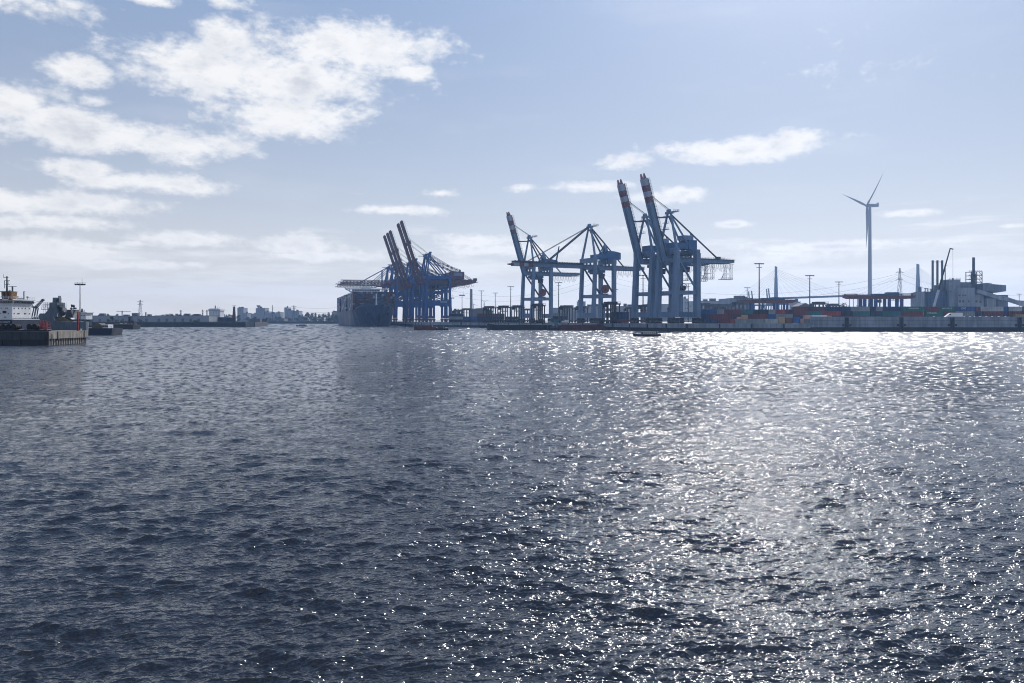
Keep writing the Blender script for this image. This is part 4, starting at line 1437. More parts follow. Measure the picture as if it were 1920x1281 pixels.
def mobile_crane():
    D = 590
    p, q = (X(1750.5, D), 0, Zy(577, D)), (X(1781.6, D), 0, Zy(466, D))
    r = thing('mobile_crane', 'black telescopic crane boom leaning right in front of the three flues', 'mobile crane', (0, D, 0))
    P_, Q = Vector(p), Vector(q)
    m1 = P_.lerp(Q, .3)
    MB().beam(P_, m1, 1.3).build('boom_base', M['crane_white'], r)
    MB().beam(m1, Q, 1.0, 1.0, .6, .6).beam(Q, Q + Vector((2.2, 0, -.6)), .7).build('boom', M['black_steel'], r)
    MB().beam(Q + Vector((2.0, 0, -.8)), Q + Vector((2.0, 0, -22)), .12).box(Q.x + 1.6, Q.x + 2.4, -.3, .3, Q.z - 23.5, Q.z - 22).build('hook_line', M['black_steel'], r)
    x = p[0]
    b = MB().box(x - 5, x + 7, -1.4, 1.4, GZ + 1, GZ + 2.2).box(x - 3, x + 2, -1.5, 1.5, GZ + 2.2, GZ + 4.2).build('carrier', M['crane_white'], r)
    MB().beam((x, 0, GZ + 4), P_, 1.3).build('boom_foot', M['crane_white'], r)
    for xx in (-3.6, -1.8, 3.2, 5):
        for s in (-1, 1):
            MB().tube((x + xx, s * 1.0, GZ + .7), (x + xx, s * 1.4, GZ + .7), .7, n=12).build('wheel', M['rubber'], b)
mobile_crane()


# ------------------------------------------------------------------ cable-stayed bridge
def bridge():
    D = 1850
    r = thing('cable_bridge', 'tall cable-stayed road bridge with two slim blue-grey pylons in the distance', 'bridge', (0, D, 0))
    pts = [(1120, 583), (1200, 577), (1330, 567.5), (1455, 559.8), (1590, 555), (1721, 556.5), (1850, 562), (2000, 571)]
    d = MB()
    for (a, ya), (b, yb) in zip(pts, pts[1:]):
        d.beam((X(a, D), 0, Zy(ya, D)), (X(b, D), 0, Zy(yb, D)), 17, 4.4)
    d.build('deck', M['crane_grey_dark'], r)
    ps = MB()
    def deck_z(px):
        for (a, ya), (b, yb) in zip(pts, pts[1:]):
            if a <= px <= b:
                return Zy(ya + (yb - ya) * (px - a) / (b - a), D)
    for px in (1150, 1195, 1240, 1285, 1330, 1375, 1790, 1835, 1880, 1925):
        MB().box(X(px, D) - 2, X(px, D) + 2, -6, 6, GZ, deck_z(px) - 2.2).build('pier', M['concrete'], r)
    for px, ty in ((1455, 499.5), (1721, 495)):
        x, zt = X(px, D), Zy(ty, D)
        py = MB()
        for s in (-1, 1):
            py.beam((x, s * 7, GZ - 4), (x, s * 5.5, 58), 4.4, 5)
            py.beam((x, s * 5.5, 58), (x, s * 1.5, zt - 24), 4.2, 4.6)
        py.box(x - 2.0, x + 2.0, -3.2, 3.2, zt - 26, zt - 4)
        py.slab([(x - 2.0, zt - 4), (x + 2.0, zt - 4), (x + 2.0, zt - 1.5), (x - 2.0, zt)], -3.2, 3.2)
        py.build('pylon', M['plant_dark'], r)
        left = px == 1455
        for side in (-1, 1):
            n = 8
            for k in range(1, n + 1):
                reach = (px - 1375 if left and side < 0 else 1800 - px if (not left and side > 0) else 128) / n
                q = px + side * reach * k
                cable = MB()
                zt2 = zt - 30 + k * 2.9
                for y in (-7.5, 7.5):
                    cable.beam((x, y * .2, zt2), (X(q, D), y, deck_z(q) + 2.2), .17)
                cable.build('stay_cable', M['wire'], r)
bridge()


def pylon_mast(px, ty, D, base, label, w=6.0, arms=2):
    h = Zy(ty, D) - base
    r = thing('lattice_pylon', label, 'power pylon', (X(px, D), D, base), 0, 'lattice power pylons')
    mb = MB()
    lv = np.linspace(0, 1, 9)
    def ring(t):
        s = w / 2 * (1 - t) + .6 * t
        return [(-s, -s, t * h), (s, -s, t * h), (s, s, t * h), (-s, s, t * h)]
    for a, b in zip(lv, lv[1:]):
        ra, rb = ring(a), ring(b)
        for i in range(4):
            mb.beam(ra[i], rb[i], .34)
            mb.beam(ra[i], rb[(i + 1) % 4], .2)
            mb.beam(rb[i], rb[(i + 1) % 4], .2)
    mb.build('lattice_tower', M['crane_grey_dark'], r)
    am = MB()
    for k in range(arms):
        z = h * (.92 - .13 * k)
        am.beam((-6 + k, 0, z), (6 - k, 0, z), .45).beam((-6 + k, 0, z), (0, 0, z + 2.5), .3).beam((6 - k, 0, z), (0, 0, z + 2.5), .3)
    am.build('cross_arm', M['crane_grey_dark'], r)
    return Vector((X(px, D), D, base + h * .9))
pA = pylon_mast(1687, 503, 1200, GZ, 'tall lattice power pylon between the wind turbine and right bridge pylon', 9)
pB = pylon_mast(263, 563, 1500, 4.2, 'lattice power pylon rising above the long shed on the left shore', 7)
pC = pylon_mast(551, 573, 1800, 4.2, 'small lattice power pylon behind the silo block', 6)


def wires(a, b, sag, label, n=18):
    mb = MB()
    for dz_ in (0, -9):
        pts = []
        for i in range(n + 1):
            t = i / n
            p = Vector(a).lerp(Vector(b), t)
            p.z += dz_ - sag * 4 * t * (1 - t)
            pts.append(p)
        for p, q in zip(pts, pts[1:]):
            mb.beam(p, q, .22)
    o = mb.build('power_line', M['wire'])
    tag(o, label, 'power line', 'overhead power lines')
wires(pA, (X(1130, 1450), 1450, Zy(515, 1450)), 34, 'two thin overhead wires sagging from the tall lattice pylon to the light grey cranes')
wires(pA, (X(2050, 1250), 1250, Zy(530, 1250)), 26, 'two thin overhead wires running right from the tall lattice pylon past the plant')
wires((X(1130, 1450), 1450, Zy(515, 1450)), (X(820, 1500), 1500, Zy(538, 1500)), 28, 'two thin overhead wires passing behind the light masts by the chimney')
wires(pC, (X(760, 1700), 1700, Zy(545, 1700)), 16, 'two thin overhead wires between the small pylon and the container ship')


# ------------------------------------------------------------------ buildings and trees beyond the terminal
def block(name, px0, px1, ty, D, m, label, cat='building', depth=30, base=GZ, roof=None, win=0, group=None):
    x0, x1, z1 = X(px0, D), X(px1, D), Zy(ty, D)
    r = thing(name, label, cat, ((x0 + x1) / 2, D, base), 0, group)
    w, h = (x1 - x0) / 2, z1 - base
    MB().box(-w, w, 0, depth, 0, h).build('wall', M[m], r)
    if roof == 'curve':
        pts = [(w * math.cos(t) * 1.02, h + math.sin(t) * h * .28) for t in np.linspace(0, math.pi, 9)]
        MB().slab(pts, -.4, depth).build('roof', M['far_roof'], r)
    elif roof == 'gable':
        MB().slab([(-w * 1.02, h + .02), (w * 1.02, h + .02), (0, h * 1.22)], -.4, depth).build('roof', M['far_roof'], r)
    else:
        t = MB().box(-w - .3, w + .3, -.3, depth + .3, h + .003, h + .5)
        rn = random.Random(name + label)
        for i in range(rn.randint(1, 3)):
            c = rn.uniform(-w * .7, w * .7)
            e = min(w * .25, rn.uniform(1.5, 4))
            t.box(c - e, c + e, 3, 8, h + .5, h + rn.uniform(2, 4))
        t.build('roof', M['far_roof'], r)
    for k in range(win):
        z = h * (k + .45) / (win + .2)
        wm = MB()
        n = max(2, int(w * 2 / 4))
        for i in range(n):
            xx = -w + 2 * w * (i + .5) / n
            wm.box(xx - .7, xx + .7, -.06, .05, z - .7, z + .7)
        wm.build('window_row', M['glass_dark'], r)
    return r
B = block
B('storage_hall', 880, 922, 583.5, 900, 'far_wall_dark', 'wide dark hall with low curved roof behind the straddle carriers', roof='curve', depth=60)
B('warehouse', 1036, 1082, 578, 1000, 'far_wall', 'pale warehouse between the smallest and the lowered-boom light grey cranes', depth=50)
B('cement_works', 1083.5, 1098, 566, 1250, 'plant_light', 'pale angular works tower framed by the left legs of the lowered-boom crane', depth=20)
B('warehouse', 1100, 1134, 574.5, 1000, 'far_wall', 'pale warehouse framed by the right legs of the lowered-boom crane', depth=50)
B('warehouse', 1156, 1196, 575, 980, 'far_wall', 'pale long warehouse left of the two tallest light grey cranes', depth=50)
B('warehouse', 1212, 1262, 571, 1050, 'far_wall', 'pale warehouse behind the legs of the two tallest light grey cranes', depth=50)
B('office_block', 1283, 1291, 560.5, 1300, 'far_wall', 'narrow office block behind the right leg of the largest light grey crane', win=4)
B('office_block', 1292, 1318, 565.5, 1300, 'far_wall', 'wide office block framed by the right legs of the largest light grey crane', win=3)
B('flat_roof_hall', 1316, 1370, 565, 1000, 'far_wall', 'flat grey hall with roof boxes behind the line of straddle carriers', depth=50, win=1)
B('loading_hall', 1369, 1411, 560, 900, 'plant_grey', 'taller grey hall with a rooftop cluster left of the first maroon rail gantry', depth=50)
B('office_block', 1487, 1501, 566.5, 900, 'far_wall', 'small whitish office block under the bridge deck', win=3, depth=12)
B('storage_shed', 1497, 1523, 574.5, 760, 'far_wall_dark', 'low dark shed behind the maroon containers under the bridge', roof='gable', depth=20)


def luffing(px, by, tx, ty, D, label):
    """far quay crane with its boom up"""
    r = thing('distant_crane', label, 'crane', (0, D, 0), 0, 'distant raised cranes')
    b, t = Vector((X(px, D), 0, Zy(by, D))), Vector((X(tx, D), 0, Zy(ty, D)))
    MB().beam(b, t, 2.6, 2.6, 2.0, 2.0).build('boom', M['crane_grey_dark'], r)
    l = MB()
    for s in (-1, 1):
        l.beam((b.x - 3, s * 8, GZ), (b.x, s * 8, b.z), 2.2).beam((b.x + 22, s * 8, GZ), (b.x + 22, s * 8, b.z), 2.2)
    l.box(b.x - 2, b.x + 45, -9, 9, b.z - 2, b.z + 1)
    l.build('portal', M['crane_grey_dark'], r)
luffing(1406, 572, 1403.6, 546.5, 1700, 'first of four distant raised crane booms near the left bridge pylon')
luffing(1412.5, 572, 1409, 545.5, 1700, 'second of four distant raised crane booms near the left bridge pylon')
luffing(1439.5, 570, 1437.3, 542, 1750, 'third of four distant raised crane booms near the left bridge pylon')
luffing(1444, 570, 1440.8, 541, 1750, 'fourth of four distant raised crane booms near the left bridge pylon')
luffing(1191, 575, 1188.5, 559, 1500, 'thin distant crane boom left of the two tallest light grey cranes')


def tree_mesh(kind, seed):
    rn = random.Random(seed)
    tr = MB()
    tr.tube((0, 0, -.5), (.1, 0, 3.2), .32, .2, n=7)
    for i in range(5):
        a = rn.uniform(0, 6.28)
        tr.beam((.1, 0, 2.2 + i * .5), (math.cos(a) * 2.2, math.sin(a) * 2.2, 4.6 + i * .6), .2, .2, .08, .08)
    cr = MB()
    blobs = []
    if kind == 'round':
        for i in range(15):
            a, q = rn.uniform(0, 6.28), rn.uniform(.2, 2.9)
            blobs.append((math.cos(a) * q, math.sin(a) * q, rn.uniform(3.0, 8.0) - q * .5, rn.uniform(.9, 1.7)))
    elif kind == 'tall':
        for i in range(14):
            z = 1.2 + i * .75
            blobs.append((rn.uniform(-.5, .5), rn.uniform(-.5, .5), z, (.55 + .85 * math.sin(math.pi * (i + 1) / 16))))
    else:
        for i in range(12):
            blobs.append((rn.uniform(-2.6, 2.6), rn.uniform(-2, 2), rn.uniform(.5, 2.2), rn.uniform(.6, 1.1)))
    for (x, y, z, q) in blobs:
        for j in range(46):
            d_ = Vector((rn.gauss(0, 1), rn.gauss(0, 1), rn.gauss(0, 1))).normalized() * q * rn.uniform(.55, 1.1)
            c = Vector((x, y, z)) + d_
            s = rn.uniform(.28, .55)
            t1 = Vector((rn.gauss(0, 1), rn.gauss(0, 1), rn.gauss(0, 1))).normalized() * s
            t2 = Vector((rn.gauss(0, 1), rn.gauss(0, 1), rn.gauss(0, 1))).normalized() * s
            cr.add([c - t1, c + t2 * .6, c + t1, c - t2 * .6], [(0, 1, 2, 3)])
    mt, mc = bpy.data.meshes.new('trunk'), bpy.data.meshes.new('crown')
    mt.from_pydata(tr.v, [], tr.f)
    mc.from_pydata(cr.v, [], cr.f)
    mt.materials.append(M['bark'])
    mc.materials.append(M['leaf_dry'] if kind == 'scrub' else M['leaf'])
    return mt, mc


TREES = {(k, s): tree_mesh(k, s * 31 + len(k)) for k in ('round', 'tall', 'scrub') for s in range(3)}
HT = {'round': 9.0, 'tall': 12.0, 'scrub': 3.0}


def tree(px, ty, D, wpx, label, kind='round', base=GZ, group='trees on the far banks', name=None):
    h = Zy(ty, D) - base
    mt, mc = TREES[(kind, random.randrange(3))]
    r = thing(name or ('bush' if kind == 'scrub' else 'poplar_tree' if kind == 'tall' else 'leafy_tree'), label, 'bush' if kind == 'scrub' else 'tree', (X(px, D), D, base), random.uniform(0, 6.28), group)
    wd = wpx / F * D
    k = h / HT[kind]
    wk = wd / (6.8 if kind == 'round' else 2.6 if kind == 'tall' else 6.0)
    r.scale = (wk, wk, k)
    if kind != 'scrub':
        link('trunk', mt, None, r)
    link('crown', mc, None, r)
    return r
tree(1580, 566, 800, 17, 'large round tree on the skyline right of the third tall mast', group='trees beyond the yard')
tree(1591, 571, 800, 11, 'smaller round tree adjoining the large skyline tree', group='trees beyond the yard')
tree(1612, 570.5, 850, 14, 'round tree under the long maroon gantry, left of the turbine tower', group='trees beyond the yard')
tree(1622, 569, 850, 13, 'round tree under the long maroon gantry, nearest the turbine tower', group='trees beyond the yard')
tree(1697, 573, 900, 13, 'low tree under the right end of the long maroon gantry', group='trees beyond the yard')
tree(853, 579.5, 900, 9, 'left one of three trees right of the blue cranes', group='trees beyond the yard')
tree(860, 578, 900, 12, 'middle one of three trees right of the blue cranes', group='trees beyond the yard')
tree(868, 579, 900, 9, 'right one of three trees right of the blue cranes', group='trees beyond the yard')
tree(936, 583, 900, 9, 'small tree between two straddle carriers near the second light mast', group='trees beyond the yard')
B('storage_shed', 843, 856, 583.5, 860, 'far_wall', 'pale shed just right of the blue cranes', depth=15)

# containers farther back, left part of the yard
def back_rows():
    rn = random.Random(11)
    keys = ['navy', 'maroon', 'navy', 'blue', 'purple', 'red', 'teal', 'dark', 'navy', 'grey', 'maroon']
    row = ['top', 'middle', 'bottom']
    runs = [(842, 985, 705, 3, 'right of the blue cranes'), (1036, 1082, 640, 3, 'left of the lowered-boom crane'), (1096, 1122, 600, 3, 'behind the lowered-boom crane'),
            (1146, 1200, 560, 3, 'left of the tallest cranes')]
    for a, b, D, nt, where in runs:
        L = 12.3 / D * F
        n = int((b - a) / L)
        for t in range(nt):
            cnt = 0
            cols = []
            for i in range(n):
                if t == nt - 1 and rn.random() < .12:
                    continue
                cols.append((i, rn.choice(keys)))
            for j, (i, c) in enumerate(cols):
                lab = f'{CW.get(c, c)} container, {ORD[j]} from the left, {row[nt - 1 - t]} tier {where}'
                container(X(a + (i + .5) * L, D), D + (t % 2) * .03, GZ + t * 2.6, 12.1, c, lab, 'containers in the far yard rows', H=2.58)
back_rows()

# ------------------------------------------------------------------ the big container ship
def container_ship():
    ax = R(105.8)
    loc = (-146, 866, 0)
    r = thing('container_ship', 'huge dark blue container ship loaded high with boxes, moored beneath the blue cranes', 'container ship', loc, ax)
    st = [(-9, .3, 5.5, 23), (0, .8, 9.5, 22.5), (8, 4, 14.5, 22), (18, 9.5, 18.5, 21), (32, 15.5, 22, 18.5), (52, 20.5, 23.7, 18), (80, 23, 24, 18), (130, 24, 24, 18), (290, 24, 24, 18), (318, 20, 24, 18), (330, 12, 23.5, 18)]
    rings = []
    for x, w, dk, z in st:
        xw = x + (9 if x < 0 else 0)
        rings.append([(x, -dk, z), (x * .6 + xw * .4, -(dk * .45 + w * .55), 9), (xw, -w, .8), (xw, -w * .9, -3), (xw, w * .9, -3), (xw, w, .8), (x * .6 + xw * .4, dk * .45 + w * .55, 9), (x, dk, z)])
    MB().loft(rings).build('hull', M['ship_blue'], r, smooth=False)
    b = MB()
    for (x, w, dk, z), (x2, w2, dk2, z2) in zip(st[:4], st[1:5]):
        for s in (-1, 1):
            b.beam((x, s * (dk - .15), z + .6), (x2, s * (dk2 - .15), z2 + .6), .3, 1.3)
    b.box(28, 28.6, -19, 19, 20, 24.5)
    b.build('bulwark', M['ship_blue'], r)
    ms = MB().tube((14, 0, 21.5), (14, 0, 36), .9, .55, n=10).box(13.3, 14.7, -2.4, 2.4, 32.0, 32.3).box(13.4, 14.6, -1.4, 1.4, 34.3, 34.6).box(13, 15, -1.2, 1.2, 21.4, 24)
    ms.build('foremast', M['ship_white'], r)
    for s in (-1, 1):
        MB().tube((6.2, s * 10.6, 14), (5.4, s * 12.2, 14.6), 1.5, n=12).build('anchor_pocket', M['hull_black'], r)
    h = MB().box(130, 142, -16, 16, 18, 41.5).box(129, 141, -25.6, 25.6, 45.2, 46.2).box(129.5, 140.5, -17, 17, 41.503, 45.197)
    for s in (-1, 1):
        h.slab([(129.2, 41.6), (140.2, 41.6)][:0] or [(131, 41.6), (134, 41.6), (134, 45.19), (131, 45.19)], s * 20 - .6, s * 20 + .6)
        h.beam((132, s * 17, 41.6), (132, s * 25, 45.1), 1.0)
        h.box(129, 141, s * 25.3 - .3, s * 25.3 + .3, 46.2, 47.4)
    ho = h.build('bridge_house', M['ship_white'], r)
    wi = MB()
    for i in range(16):
        y = -15.5 + 31 * i / 15
        wi.box(129.35, 129.495, y - .75, y + .75, 42.8, 44.4)
    wi.build('bridge_windows', M['glass_dark'], ho)
    tm = MB().box(132, 138, -6, 6, 46.2, 48.4).tube((134, 0, 48), (134, 0, 58), .5, .25).box(133.6, 134.4, -4, 4, 51, 51.3).box(133.6, 134.4, -2.5, 2.5, 54, 54.2).tube((135, 5, 48), (135, 5, 52), .25).tube((135, -5, 48), (135, -5, 52), .25)
    tm.tube((135, 9, 46), (135, 9, 49), .5).tube((135, -9, 46), (135, -9, 49), .5)
    tm.build('radar_mast', M['ship_white'], ho)
    MB().box(250, 262, -8, 8, 18, 44).build('funnel', M['ship_blue'], r)
    lb = MB()
    for k in range(22):
        x = 39.2 + 13.3 * k
        if 118 < x < 150:
            continue
        for y in np.arange(-23.5, 24, 4.9):
            lb.box(x - .25, x + .25, y - .2, y + .2, 18, 27)
        for z in (21, 24, 27):
            lb.box(x - .3, x + .3, -23.8, 23.8, z - .15, z + .15)
    lb.build('lashing_bridge', M['dark_steel'], r)
    # deck cargo: the end-on stack over the bow, every box by itself
    rn = random.Random(5)
    keys = ['navy', 'maroon', 'purple', 'navy', 'rust', 'dark', 'maroon', 'blue', 'purple', 'navy', 'maroon', 'teal', 'grey', 'brown', 'dark']
    u = Vector((math.cos(ax), math.sin(ax)))
    wv = Vector((-math.sin(ax), math.cos(ax)))
    def put(xl, yl):
        return Vector((loc[0], loc[1])) + u * xl + wv * yl
    nc, nt = 19, 8
    for t in range(nt):
        for c in range(nc):
            if t == nt - 1 and c in (3, 4, 11):
                continue
            key = rn.choice(keys)
            if t >= 5 and rn.random() < .07:
                key = 'pale'
            yl = 23.7 - (c + .5) * 2.49
            p = put(46.3, yl)
            container(p.x, p.y, 18.2 + t * 2.61, 12.15, key, f'{CW.get(key, key)} container, {ORD[nt - 1 - t]} tier from top, {ORD[c]} column from left, ship bow',
                      'container ends stacked over the bow of the big ship', ax, H=2.59)
    # the bays behind it, seen only as a sliver along the side
    mb = {k: MB() for k in ('navy', 'maroon', 'grey', 'blue', 'dark', 'pale')}
    kk = list(mb)
    for k in range(1, 22):
        x = 46.3 + 13.3 * k
        if 118 < x < 150 or 243 < x < 268:
            continue
        top = 8 - (1 if rn.random() < .3 else 0)
        for t in range(top):
            for c in range(19):
                if 0 < c < 18 and t < top - 1:
                    continue
                p = put(x, 23.7 - (c + .5) * 2.49)
                cs = [put(x + a * 6.05, 23.7 - (c + .5) * 2.49 + b_ * 1.2) for a, b_ in ((-1, -1), (1, -1), (1, 1), (-1, 1))]
                mb[rn.choice(kk)].prism([(q.x, q.y) for q in cs], 18.2 + t * 2.61, 18.2 + t * 2.61 + 2.57)
    me = bpy.data.meshes.new('ship_deck_cargo')
    vs, fs, mi = [], [], []
    for i, k in enumerate(kk):
        o_ = len(vs)
        vs += mb[k].v
        fs += [tuple(a + o_ for a in f) for f in mb[k].f]
        mi += [i] * len(mb[k].f)
        me.materials.append(M['box_' + k])
    me.from_pydata(vs, [], fs)
    me.polygons.foreach_set('material_index', mi)
    o = link('container_stacks', me)
    o['kind'] = 'stuff'
    o['label'] = 'container stacks along the side of the big ship behind its bow stack'
container_ship()


# ------------------------------------------------------------------ boats on the river
def hull_rings(L, B, H, bow=.22, sheer=.5, stern=.85):
    rings = []
    for t in np.linspace(0, 1, 12):
        x = -L / 2 + L * t
        f = min(1.0, (t / bow)) ** .6 if t < bow else (1 - (1 - stern) * max(0, (t - .8) / .2))
        f = max(f, .06)
        z = H + sheer * max(0, 1 - t / .3) ** 2
        b = B / 2 * f
        rings.append([(x, -b, z), (x + .25 * (1 - t), -b * .86, .1), (x + .4 * (1 - t), -b * .7, -.8), (x + .4 * (1 - t), b * .7, -.8), (x + .25 * (1 - t), b * .86, .1), (x, b, z)])
    return rings


def barge(px0, px1, D, H, mat, label, wheel=None, coam=None, B=8.5, rz=0.0):
    x0, x1 = X(px0, D), X(px1, D)
    L = x1 - x0
    r = thing('river_barge', label, 'barge', ((x0 + x1) / 2, D, 0), rz, 'barges on the terminal side')
    MB().loft(hull_rings(L, B, H, .1, .7)).build('hull', M[mat], r)
    if coam:
        MB().slab([(-L * .4, H + .01), (L * .33, H + .01), (L * .33, H + 1.0), (-L * .4, H + 1.0)], -B * .38, B * .38).build('hatch_coaming', M[coam], r)
    rl = MB().rail((-L * .48, -B * .1, H + .7), (-L * .42, -B * .35, H + .4), .9, 1.2).rail((-L * .40, -B * .46, H), (L * .3, -B * .46, H), .7, 3.5, .03)
    rl.tube((-L * .46, 0, H + .5), (-L * .46, 0, H + 3.0), .08)
    rl.build('handrail', M['dark_steel'], r)
    if wheel:
        w = MB().slab([(L * .36, H), (L * .46, H), (L * .455, H + 2.9), (L * .365, H + 2.9)], -2.8, 2.8).box(L * .355, L * .465, -3, 3, H + 2.903, H + 3.1)
        wo = w.build('wheelhouse', M[wheel], r)
        wn = MB()
        for i in range(4):
            x = L * .367 + i * L * .0235
            wn.box(x, x + L * .017, -2.86, -2.803, H + 1.5, H + 2.5)
        wn.build('window', M['glass_dark'], wo)
        MB().tube((L * .41, 0, H + 3.1), (L * .41, 0, H + 5.4), .07).build('mast', M['dark_steel'], wo)
    return r
barge(913, 1034, 553, 3.7, 'hull_black', 'black river barge with bow to the left moored below the smallest light grey crane', None, None, 9.5)
barge(1026, 1046, 538, 2.0, 'hull_navy', 'short navy boat with blue-grey cabin between the black and the rusty barge', 'ship_grey', None, 5)
barge(1042, 1135, 541, 2.9, 'hull_rust', 'long rust red barge moored below the lowered-boom light grey crane', 'dark_steel', 'hull_rust', 9)


def pusher():
    D = 548
    barge(775.5, 818, D, 2.3, 'hull_rust', 'red-brown open barge pushed along by a small tug below the blue cranes', None, 'hull_rust', 6)
    x0, x1 = X(817, D), X(841, D)
    r = thing('pusher_tug', 'small dark tug with low stern pushing the red-brown barge', 'tug', ((x0 + x1) / 2, D, 0))
    L = x1 - x0
    MB().loft(hull_rings(L, 4.4, 1.2, .15, .4, .7)).build('hull', M['hull_black'], r)
    c = MB().slab([(-L * .3, 1.2), (L * .1, 1.2), (L * .08, 3.5), (-L * .28, 3.5)], -1.5, 1.5).box(-L * .33, L * .12, -1.7, 1.7, 3.503, 3.7).build('cabin', M['hull_navy'], r)
    MB().box(-L * .27, L * .06, -1.56, -1.503, 2.4, 3.2).build('window', M['glass_dark'], c)
    MB().tube((-L * .1, 0, 3.7), (-L * .1, 0, 5.4), .07).tube((L * .18, 0, 1.2), (L * .18, 0, 3.2), .3).box(L * .2, L * .45, -1.2, 1.2, 1.2, 1.5).build('mast', M['dark_steel'], r)
    MB().tube((-L * .5, -1.2, .6), (-L * .5, 1.2, .6), .5).build('fender', M['rubber'], r)
pusher()


def launch(px0, px1, D, label, cab, flip=False, hull='hull_navy'):
    x0, x1 = X(px0, D), X(px1, D)
    L = x1 - x0
    r = thing('launch', label, 'boat', ((x0 + x1) / 2, D, 0), 0)
    rr = hull_rings(L, 3.4, 1.0, .3, .45, .8)
    MB().loft(rr).build('hull', M[hull], r)
    gw = MB()
    for a, b in zip(rr, rr[1:]):
        for k in (0, 5):
            gw.beam(Vector(a[k]) + Vector((0, 0, .04)), Vector(b[k]) + Vector((0, 0, .04)), .14, .12)
    gw.build('gunwale', M['white_paint'], r)
    c = MB().slab([(-L * .22, 1.0), (L * .30, 1.0), (L * .30, 1.85), (-L * .16, 1.95)], -1.25, 1.25)
    c.box(-L * .2, L * .34, -1.4, 1.4, 1.953, 2.05)
    co = c.build('cabin', M[cab], r)
    wn = MB()
    for i in range(6):
        x = -L * .13 + i * L * .07
        wn.box(x, x + L * .05, -1.3, -1.253, 1.25, 1.75)
    wn.build('window', M['lamp_glass'], co)
    MB().beam((L * .36, 0, 1.0), (L * .36, 0, 2.1), .35).box(L * .33, L * .4, -.3, .3, 1.0, 1.7).build('helmsman_post', M['hull_black'], r)
    return r
launch(1186, 1238, 338, 'low dark harbour launch crossing the glitter in front of the light grey cranes', 'dark_steel')
launch(555, 575, 872, 'small black launch alone in the channel left of the container ship', 'hull_black', hull='hull_black')


# ------------------------------------------------------------------ the pier and ships at the left
def pier():
    r = thing('concrete_pier', 'near concrete pier with sunlit pale end wall on sheet piles at the left edge', 'pier', (0, 0, 0))
    x1, y0, y1, z = -128.0, 220.0, 240.5, 3.85
    MB().box(-260, x1 - .45, y0 + .4, y1 - .3, -2.5, z - .1).build('core', M['concrete_dark'], r)
    c = MB().box(-260, x1 - .45, y0, y0 + .397, 1.55, z - .15)
    c.box(-260, x1 - .3, y0 - .1, y0 + .5, z - .147, z + .0)
    c.build('front_cap', M['concrete_dark'], r)  # shade of the backlit front is put into this darker concrete colour
    e = MB().box(x1 - .447, x1, y0 + .3, y0 + 4.3, 1.75, z).box(x1 - .447, x1, y0 + 4.5, y0 + 18.1, 1.75, z).box(x1 - .447, x1, y0 + 18.3, y1, 1.75, z)
    e.box(-136, x1 - .45, y0 + .5, y1, z - .097, z - .03)
    e.build('end_cap', M['concrete_pale'], r)  # sunlight on the end wall is put into this paler concrete colour
    j = MB()
    for y in (y0 + 4.3, y0 + 18.1):
        j.box(x1 - .447, x1 + .12, y, y + .2, 1.3, z - .1)
    j.box(x1 - .45, x1 + .02, y0 - .12, y0 + .297, -1, z + .02)
    j.build('joint_timber', M['black_steel'], r)
    s = MB()
    n = 15
    for i in range(n):
        a = y0 + .6 + (y1 - y0 - 2.2) * i / n
        w = (y1 - y0 - 2.2) / n
        s.prism([(x1 - .9, a), (x1 - .35, a + w * .22), (x1 - .35, a + w * .62), (x1 - .9, a + w * .8)], -2.4, 1.745)
    s.build('sheet_pile', M['concrete_pale'], r)  # piles share the paler colour that carries the end wall's sunlight
    f = MB()
    for i in range(26):
        x = -256 + i * 5
        f.box(x - .25, x + .25, y0 - .12, y0 + .39, -2, 1.5)
    f.box(-260, x1 - .6, y0 + .1, y0 + .395, -2, 1.5)
    f.build('lower_front', M['hull_black'], r)  # lower front, coloured darker than the cap above it
    for y in (y0 + 18.2,):
        MB().tube((x1 - .9, y, z - .03), (x1 - .9, y, z + .35), .22, n=10).tube((x1 - .9, y, z + .35), (x1 - .9, y, z + .5), .32, n=10).build('bollard', M['ship_white'], r)
    rl = MB().rail((-210, y0 + 1.2, z), (-140, y0 + 1.2, z), .9, 2.5, .035)
    rl.build('handrail', M['dark_steel'], r)
pier()


def red_tower(px0, px1, ty, D, base, label, name='steel_ladder_tower', dp=1.3):
    x0, x1 = X(px0, D), X(px1, D)
    h = Zy(ty, D) - base
    r = thing(name, label, 'steel tower', ((x0 + x1) / 2, D, base))
    w = (x1 - x0) / 2
    f = MB()
    for x in (-w, -w * .1, w):
        for y in (0, dp):
            f.beam((x, y, 0), (x, y, h * (1 if x < w * .5 else .86)), .13)
    for z in (h * .3, h * .62, h * .84):
        for y in (0, dp):
            f.beam((-w, y, z), (w, y, z), .12)
        for x in (-w, w):
            f.beam((x, 0, z), (x, dp, z), .1)
    f.build('frame', M['signal_red'], r)
    p = MB().box(-w - .1, w * .1, -.1, dp + .1, h * .62 + .07, h * .62 + .16).box(-w * .1, w + .1, -.1, dp + .1, h * .30 + .07, h * .30 + .16)
    p.box(-w, -w * .3, .1, dp * .8, h * .3 + .1, h * .55)
    p.build('platform', M['signal_red'], r)
    l = MB()
    for s in (-.2, .2):
        l.beam((w * .5 + s, -.1, 0), (w * .5 + s, -.1, h * .85), .06)
    for i in range(9):
        l.beam((w * .5 - .2, -.1, h * .09 * (i + .5)), (w * .5 + .2, -.1, h * .09 * (i + .5)), .05)
    l.build('ladder', M['signal_red'], r)
red_tower(75, 88.5, 600.5, 221.3, 3.85, 'red steel ladder tower on the near pier beside the black fenders')
mst = red_tower(145.3, 146.0, 585, 229, 3.85, 'thin red steel frame mast on the pale end of the pier', 'steel_frame_mast', .35)


